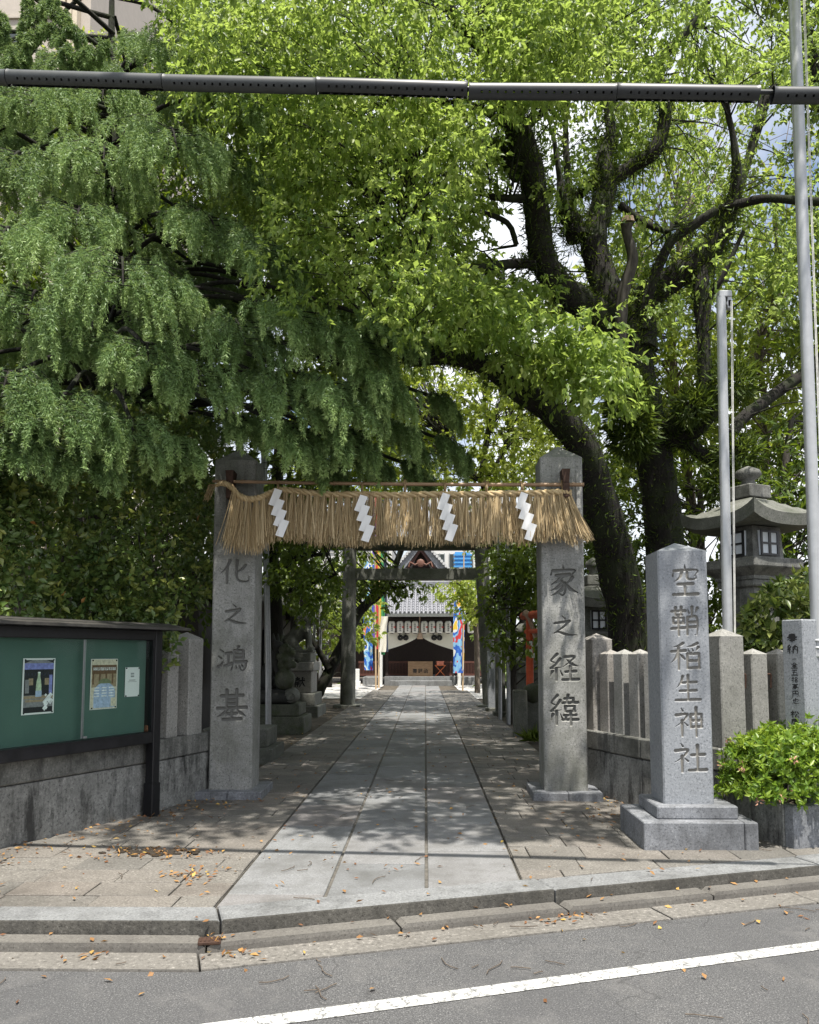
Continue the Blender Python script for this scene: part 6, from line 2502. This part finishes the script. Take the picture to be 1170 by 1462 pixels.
def shell(poly, front, depth, n_spr, per, L, W, tint, lump=.35, gaps=0, out=(0, -.5, .5), lscale=1.3):
    P = np.array(poly, float)
    pts = []
    tot = 0
    while tot < n_spr:
        px = rng.uniform(P[:, 0].min(), P[:, 0].max(), 3 * n_spr)
        py = rng.uniform(P[:, 1].min(), P[:, 1].max(), 3 * n_spr)
        ok = in_poly(px, py, poly)
        if gaps:
            ok &= gap_ok(px, py, gaps)
        px, py = px[ok], py[ok]
        Y = front(px, py) + np.abs(rng.normal(0, depth, len(px)))
        q = at_np(px, py, Y)
        lum = np.array([mnoise.noise(Vector((a * lscale, bb * lscale, c_ * lscale))) for a, bb, c_ in q])
        keep = rng.uniform(0, 1, len(q)) < np.clip(.62 + lum * 1.5, .05, 1)
        q = q[keep]
        q[:, 1] += lum[keep] * lump
        pts.append(q)
        tot += len(q)
    c_ = np.concatenate(pts)[:n_spr]
    n = len(c_)
    ax = nrmz(rng.normal(size=(n, 3)) * .7 + np.array(out))
    base = np.repeat(c_, per, 0)
    axr = np.repeat(ax, per, 0)
    la = nrmz(axr * .55 + rng.normal(size=base.shape) * .75)
    nr = nrmz(axr + rng.normal(size=base.shape) * .45)
    base = base + la * .01
    N = len(base)
    sc = rng.uniform(.65, 1.2, N)
    tt = np.clip(np.repeat(rng.normal(tint[0], tint[1], n), per) + rng.normal(0, .1, N), 0, 1)
    return leaf_arrays(base, la, nr, L * sc, W * sc, tt, .16, .14)


hg = thing('camellia_hedge', 'tall dark glossy camellia hedge behind the notice board under the cedar', 'hedge', (-4.0, 8.6, 0))
frontL = lambda px, py: 6.75 + np.clip(px, -200, 320) / 320 * 2.3
hp = [(-90, 560), (120, 560), (300, 600), (318, 680), (312, 760), (300, 850), (250, 905), (240, 1010), (-90, 1010)]
parts = [shell(hp, frontL, .45, 4300, 6, .085, .046, (.42, .22)),
         shell([(-300, 500), (-80, 500), (-80, 950), (-300, 950)], frontL, .5, 700, 6, .085, .046, (.42, .22)),
         shell([(180, 980), (215, 880), (262, 890), (250, 960)], lambda px, py: 7.75 + 0 * px, .05, 26, 5, .075, .042, (.5, .2))]
crown('foliage', parts, M['leaf_hedge'], hg)
yl = shell(hp, lambda px, py: frontL(px, py) - .06, .05, 20, 1, .09, .05, (.95, .04))
t = leafmat('yellow_leaf', (.26, .17, .03), (.36, .24, .05), (.34, .15, .04), (.5, .3, .04), .2)
crown('yellow_leaves', [yl], t, hg)
b = MB()
for k in range(26):
    x, y = random.uniform(-5.2, -2.9), random.uniform(7.6, 9.4)
    y = max(y, 6.9 + (x + 4.2) * 1.6 + .5)
    b.tube([(x, y, -.05), (x + random.uniform(-.2, .2), y + random.uniform(-.1, .2), 1.6), (x + random.uniform(-.5, .5), y + random.uniform(-.3, .3), 3.2)], [.035, .025, .008], 6)
obj('stems', b, M['bark_grey'], hg, world=True, kind='stuff')

# ---- azalea in the planter
az = thing('azalea_bush', 'bright green clipped azalea bush in the granite planter', 'bush', PLO + Vector((.9, .7, PLH)))
N = 2500
u = nrmz(rng.normal(size=(N, 3)))
u[:, 2] = np.abs(u[:, 2]) * 1.0 - .25
zc_ = np.sign(u) * np.abs(u) ** .65
ctr = np.array([1.02, .32, PLH + .21])
loc = zc_ * np.array([1.26, .46, .42]) * rng.uniform(.80, 1.04, (N, 1)) + ctr
loc += rng.normal(size=loc.shape) * .025
cM = Matrix.Translation(PLO) @ Matrix.Rotation(plrz, 4, 'Z')
mm = np.array(cM)
wl = loc @ mm[:3, :3].T + mm[:3, 3]
rot_u = u @ mm[:3, :3].T
per = 8
base = np.repeat(wl, per, 0)
axr = np.repeat(nrmz(rot_u + np.array([0, 0, .5])), per, 0)
la = nrmz(axr * .55 + rng.normal(size=base.shape) * .8)
nr = nrmz(axr + rng.normal(size=base.shape) * .35)
sc = rng.uniform(.7, 1.2, len(base))
tt = np.clip(np.repeat(rng.normal(.45, .27, N) + u[:, 2] * .15, per) + rng.normal(0, .1, len(base)), 0, 1)
crown('foliage', [leaf_arrays(base, la, nr, .062 * sc, .024 * sc, tt, .15, .12)], M['leaf_azalea'], az)
i = rng.choice(N, 26)
bb = np.repeat(wl[i] + rot_u[i] * .03, 7, 0)
V, Fq, T = leaf_arrays(bb + rng.normal(size=bb.shape) * .012, nrmz(rng.normal(size=bb.shape) + [0, -.4, .1]), nrmz(rng.normal(size=bb.shape)), np.full(len(bb), .035), np.full(len(bb), .018), np.full(len(bb), .5))
arr_mesh('faded_blossoms', V, Fq, M['petal'], az, {'tint': T}, off=tuple(az.location), kind='stuff')
b = MB()
for k in range(22):
    x, y = random.uniform(.1, 2.0), random.uniform(.15, .55)
    b.tube([(x, y, PLH - .08), (x + random.uniform(-.12, .12), y + random.uniform(-.1, .1), PLH + .3)], [.014, .006], 5)
b.v = [tuple(cM @ Vector(v)) for v in b.v]
obj('stems', b, M['bark_grey'], az, world=True, kind='stuff')

# ---- shrub with pale shoots between the big lantern and the fence
sh = thing('pale_shrub', 'evergreen shrub with pale yellow shoots below the large stone lantern', 'shrub', (at(1110, 900, 8.4).x, 8.4, 0))
sp_ = [(1045, 960), (1052, 905), (1070, 870), (1100, 838), (1150, 815), (1240, 800), (1240, 980), (1045, 980)]
crown('foliage', [shell(sp_, lambda px, py: 7.75 + .5 * ((py - 820) / 150 < .2) + 0 * px, .30, 760, 7, .11, .042, (.55, .26), .2),
                  shell([(1032, 800), (1062, 800), (1062, 905), (1032, 905)], lambda px, py: 9.9 + 0 * px, .3, 120, 6, .10, .045, (.8, .15))], M['leaf_shrub'], sh)
b = MB()
for k in range(12):
    x = sh.location.x + random.uniform(-.5, .7)
    b.tube([(x, 8.3 + random.uniform(-.2, .3), -.05), (x + random.uniform(-.2, .2), 8.2, 1.0), (x + random.uniform(-.4, .4), 8.1, 1.7)], [.03, .02, .006], 6)
obj('stems', b, M['bark_grey'], sh, world=True, kind='stuff')


def tree(name, label, trunks, regs, mat, bark, cat='tree', L=.10, W=.05, sprigs=12, per=8, rad=(.35, .6), tint=(.5, .25), gaps=1.0, twig=True, group=None, fill=None):
    P0 = px_limb(trunks[0], 2)[0][0]
    root = thing(name, label, cat, (P0.x, P0.y, 0), 0, group)
    nd = []
    for i, q in enumerate(trunks):
        P_, r_ = px_limb(q, 5)
        if i == 0:
            P_ = [Vector((P_[0].x, P_[0].y, -.1))] + P_
            r_ = [r_[0] * 1.15] + r_
        b = MB()
        b.tube(P_, r_, 10, jit=.08)
        nd.extend(zip(P_, r_))
        obj('trunk' if i == 0 else 'limb', b, bark, root, world=True)
    cs = np.concatenate([scatter(r[0], r[1], r[2], r[3], gaps) for r in regs])
    crown('crown', [clumps(cs, rng.uniform(rad[0], rad[1], len(cs)), sprigs, per, L, W, .45, tint=tint)], mat, root)
    if twig:
        twigs(root, cs, nd, bark, .012, maxd=9)
    return root


# trees behind, from left to right
tree('broadleaf_tree', 'shaded tree by the old house just right of the left gate pillar',
     [[(392, 960, 16, 11), (393, 880, 16, 11), (388, 780, 16, 10), (400, 640, 16, 8)], [(390, 830, 16, 4), (420, 800, 15.5, 3), (470, 790, 15, 2)], [(390, 850, 16, 4), (430, 838, 15.5, 3), (480, 820, 15, 2)]],
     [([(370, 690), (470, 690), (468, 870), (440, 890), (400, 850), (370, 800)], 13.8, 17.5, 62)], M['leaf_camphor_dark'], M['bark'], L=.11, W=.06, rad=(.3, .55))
tree('leaning_tree', 'dark leaning tree trunk crossing behind the left torii pillar',
     [[(447, 1004, 22.8, 8), (462, 975, 23, 8), (490, 920, 23.5, 7.5), (515, 872, 24, 7), (545, 845, 24.2, 6), (560, 820, 24.2, 5), (575, 780, 24, 4)], [(520, 870, 24, 5), (540, 842, 23.8, 3), (580, 838, 23.6, 2)], [(470, 955, 23, 5), (440, 900, 23, 3), (430, 860, 23, 2)]],
     [([(400, 700), (560, 760), (500, 790), (480, 860), (430, 900), (400, 850)], 23.7, 27, 46), ([(515, 826), (600, 826), (590, 846), (540, 850)], 23.3, 24.2, 12)], M['leaf_camphor_dark'], M['bark'], L=.15, W=.08, rad=(.4, .75), tint=(.5, .25))
tree('pale_maple', 'light green young tree beyond the right torii pillar',
     [[(682, 975, 31, 4), (680, 900, 31, 4), (672, 850, 31, 3), (650, 830, 31, 2)]],
     [([(622, 830), (660, 822), (690, 826), (690, 890), (670, 885), (640, 852)], 29.5, 31.5, 26)], M['leaf_pale'], M['bark_brown'], L=.14, W=.08, rad=(.35, .6), tint=(.6, .25))
tree('evergreen_bush', 'bushy evergreen filling the space between right torii pillar and gate pillar',
     [[(735, 1000, 17.5, 5), (732, 900, 17.5, 5), (740, 800, 17.5, 4), (735, 720, 17.5, 3)], [(733, 880, 17.5, 3), (710, 850, 17.3, 2), (695, 880, 17, 1.5)]],
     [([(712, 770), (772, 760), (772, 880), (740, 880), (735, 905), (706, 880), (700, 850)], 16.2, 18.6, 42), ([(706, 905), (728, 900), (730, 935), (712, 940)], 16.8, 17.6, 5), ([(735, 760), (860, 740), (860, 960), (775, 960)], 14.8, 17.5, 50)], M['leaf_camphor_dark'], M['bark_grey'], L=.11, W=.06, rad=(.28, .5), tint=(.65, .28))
tree('background_tree', 'sunlit tree crown seen above the straw rope behind the torii',
     [[(752, 1004, 21, 7), (745, 860, 21, 6), (725, 760, 21, 6), (690, 690, 21, 5), (700, 600, 21, 4)], [(690, 690, 21, 3), (720, 640, 21, 2.5), (735, 560, 21, 2)], [(690, 690, 21, 3), (650, 640, 21, 2), (620, 590, 21, 2)]],
     [([(430, 540), (560, 480), (780, 520), (800, 640), (770, 700), (430, 700)], 18.5, 27, 270)], M['leaf_pale'], M['bark'], L=.15, W=.08, rad=(.5, .9), tint=(.5, .28), gaps=1.15)
tree('background_tree', 'tall light green tree behind the camphor trunk, right of the leaning limb',
     [[(1010, 900, 15.5, 8), (985, 700, 15.5, 7), (970, 600, 15.5, 6), (960, 450, 15.5, 5), (980, 300, 15.5, 3)], [(1090, 720, 15, 5), (1095, 600, 15, 5), (1085, 500, 15, 4), (1110, 430, 15, 3)], [(960, 470, 15.5, 4), (900, 380, 15.6, 3)]],
     [([(760, 440), (880, 380), (1180, 330), (1180, 640), (1060, 690), (860, 700), (790, 600)], 13.5, 19, 240), ([(880, 100), (1180, 60), (1180, 330), (880, 380)], 14.5, 19, 60)], M['leaf_pale'], M['bark_brown'], L=.125, W=.065, rad=(.4, .75), tint=(.5, .28), gaps=1.2)
tree('evergreen_tree', 'dense dark evergreen behind the large stone lantern',
     [[(1120, 1000, 12.6, 7), (1125, 850, 12.6, 7), (1120, 700, 12.6, 6), (1130, 600, 12.6, 4)]],
     [([(1060, 640), (1190, 580), (1260, 620), (1260, 900), (1060, 900)], 11.4, 14.0, 110)], M['leaf_camphor_dark'], M['bark_grey'], L=.13, W=.045, rad=(.35, .55), tint=(.4, .25), gaps=0)
tree('evergreen_tree', 'dense evergreen bushes behind the trunks left of the large lantern',
     [[(1000, 1000, 14.5, 6), (1003, 850, 14.5, 6), (1000, 700, 14.5, 4)]],
     [([(780, 690), (860, 660), (1060, 650), (1060, 900), (830, 960), (780, 900)], 13.2, 16.0, 105)], M['leaf_camphor_dark'], M['bark_grey'], L=.12, W=.06, rad=(.35, .6), tint=(.58, .28), gaps=0)
tree('corner_tree', 'dark tree reaching in at the upper right corner behind the tall flag pole',
     [[(1300, 1000, 13, 18), (1260, 500, 13, 17), (1200, 200, 13, 15), (1150, 60, 13, 10), (1130, -40, 13, 8)], [(1240, 440, 13, 12), (1170, 515, 12.6, 9), (1110, 560, 12.2, 8.5), (1062, 596, 11.8, 8.5), (1046, 620, 11.6, 8)], [(1180, 150, 13, 12), (1105, 130, 13, 10), (1080, 190, 13, 7), (1050, 300, 13, 4)]],
     [([(1085, -40), (1180, -60), (1200, 50), (1130, 60), (1090, 20)], 12, 14, 22), ([(1130, 90), (1260, 90), (1260, 560), (1130, 540)], 12.2, 15, 62), ([(1180, -200), (1400, -200), (1400, 600), (1190, 600)], 11, 15, 60)], M['leaf_camphor_dark'], M['bark'], L=.10, W=.05, rad=(.3, .5), tint=(.5, .25), gaps=1.1)
tree('background_tree', 'shaded tree deep behind the cedar and hedge on the left',
     [[(150, 900, 16.5, 12), (150, 700, 16.5, 11), (160, 480, 16.5, 8), (150, 300, 16.5, 3)]],
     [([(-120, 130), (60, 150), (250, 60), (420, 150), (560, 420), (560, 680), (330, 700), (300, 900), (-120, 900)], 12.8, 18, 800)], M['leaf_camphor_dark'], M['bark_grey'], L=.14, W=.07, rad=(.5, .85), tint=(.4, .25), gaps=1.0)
tree('background_tree', 'yellow green tree behind the cedar top beside the pale building',
     [[(120, 900, 19, 7), (120, 500, 19, 6), (110, 250, 19, 4), (120, 120, 19, 3)]],
     [([(-20, 95), (60, 70), (150, 60), (300, 60), (340, 200), (150, 240), (-20, 200)], 17, 20, 60)], M['leaf_pale'], M['bark_brown'], L=.13, W=.07, rad=(.4, .6), tint=(.7, .25), gaps=1.0)
tree('broadleaf_tree', 'green tree beside the steel framework left of the torii',
     [[(455, 990, 28, 4), (456, 900, 28, 4), (450, 850, 28, 3)]],
     [([(395, 830), (480, 850), (486, 920), (440, 960), (400, 900)], 27, 30, 30), ([(486, 800), (532, 800), (530, 900), (486, 930)], 29, 33, 22)], M['leaf_pale'], M['bark_brown'], L=.17, W=.09, rad=(.4, .7), tint=(.35, .25))
tree('background_tree', 'dark tree far right of the worship hall',
     [[(720, 985, 36, 4), (715, 900, 36, 4), (712, 800, 36, 3)]],
     [([(682, 780), (800, 770), (800, 960), (690, 970)], 34, 38, 46)], M['leaf_camphor_dark'], M['bark'], L=.2, W=.11, rad=(.6, .9), tint=(.5, .25))
tree('background_tree', 'dark tree far left of the worship hall',
     [[(470, 985, 36, 4), (475, 900, 36, 4), (480, 800, 36, 3)]],
     [([(330, 770), (500, 770), (512, 930), (500, 985), (330, 985)], 35, 40, 60)], M['leaf_camphor_dark'], M['bark'], L=.2, W=.11, rad=(.6, .95), tint=(.45, .25))
# small fern by the marker stones
fn = thing('fern_plant', 'small bright fern by the stones left of the right gate pillar', 'fern', (at(764, 1040, 13.8).x, 13.8, 0))
base = np.repeat(np.array([[fn.location.x, 13.8, .02]]), 90, 0) + rng.normal(size=(90, 3)) * [.08, .06, .02]
ax = nrmz(rng.normal(size=(90, 3)) * [1, 1, .2] + [-.2, -.3, .7])
V, Fq, T = leaf_arrays(base, ax, nrmz(rng.normal(size=(90, 3))), rng.uniform(.15, .32, 90), np.full(90, .025), rng.uniform(.5, 1, 90), .1, .4)
arr_mesh('fronds', V, Fq, M['fern'], fn, {'tint': T}, off=tuple(fn.location), kind='stuff')

# ------------------------------------------------------------------ fallen leaves and twigs
pts = []


def zground(x, y):
    if y > kerb_y(x, -.002):
        return .004
    if y > kerb_y(x, .13):
        return -.068
    if y > kerb_y(x, .35):
        return -.115
    return -.128


def lay(n, fx, fy):
    for _ in range(n):
        x, y = fx(), fy()
        pts.append((x, y, zground(x, y)))


for _ in range(110):
    x = random.uniform(-4, 5)
    d = random.choice([random.uniform(.0, .05), random.uniform(.15, .2), random.uniform(.2, .7)])
    y = kerb_y(x, d)
    pts.append((x, y, zground(x, y)))
lay(26, lambda: random.uniform(-3, 3.5), lambda: random.uniform(2.2, 4.6))
lay(220, lambda: random.uniform(-2.9, 2.4), lambda: random.uniform(4.7, 9))
for _ in range(260):                                   # along the left wall foot
    y = random.uniform(4.8, 8.4)
    x = left_wall_x(y) + abs(random.gauss(0, .35)) + .02
    pts.append((x, y, .005))
lay(120, lambda: random.gauss(-1.95, .22), lambda: random.gauss(6.05, .09))
lay(60, lambda: random.gauss(-1.55, .12), lambda: random.gauss(5.45, .1))
lay(420, lambda: random.uniform(-2.4, 1.9), lambda: random.uniform(9, 22))
lay(120, lambda: random.gauss(1.9, .3), lambda: random.uniform(6.8, 8.4))
for cx, cyy in ((-1.0, kerb_y(-1.0, .2)), (-1.75, 4.35), (.75, kerb_y(.75, .19)), (.95, kerb_y(.95, .2)), (-1.15, 4.48)):
    lay(12, lambda: random.gauss(cx, .07), lambda: random.gauss(cyy, .03))
pts = np.array(pts)
n = len(pts)
ax = nrmz(rng.normal(size=(n, 3)) * [1, 1, .18])
nr = nrmz(rng.normal(size=(n, 3)) * .35 + [0, 0, 1])
pts[:, 2] += .004
V, Fq, T = leaf_arrays(pts, ax, nr, rng.uniform(.022, .055, n), rng.uniform(.012, .028, n), np.clip(rng.normal(.30, .28, n), 0, 1), .3, -.15)
o = arr_mesh('fallen_leaves', V, Fq, M['fallen'], None, {'tint': T})
tag(o, kind='stuff')
b = MB()
for k in range(85):
    x, y = random.uniform(-3, 3), random.uniform(3.0, 9.5)
    if k < 30:
        y = kerb_y(x, random.uniform(.15, .9))
    a_ = random.uniform(0, 6.28)
    L = random.uniform(.06, .26)
    q = []
    for j in range(5):
        q.append((x, y, zground(x, y) + .006))
        x += math.cos(a_) * L / 5
        y += math.sin(a_) * L / 5
        a_ += random.uniform(-.5, .5)
    if abs(q[0][2] - q[-1][2]) < .01:
        b.tube(q, [.0028] * 5, 4)
o = obj('fallen_twigs', b, M['bark_brown'])
tag(o, kind='stuff')
b = MB()
V = []
c0 = Vector((-2.0, 6.05, 0))
for k in range(60):
    b.ball((c0.x + random.gauss(0, .16), c0.y + random.gauss(0, .05), .005), (.03, .02, .010), 6, jit=.2)
o = obj('leaf_mould', b, plain('leaf_mould', (.03, .022, .014), .95))
tag(o, kind='stuff')
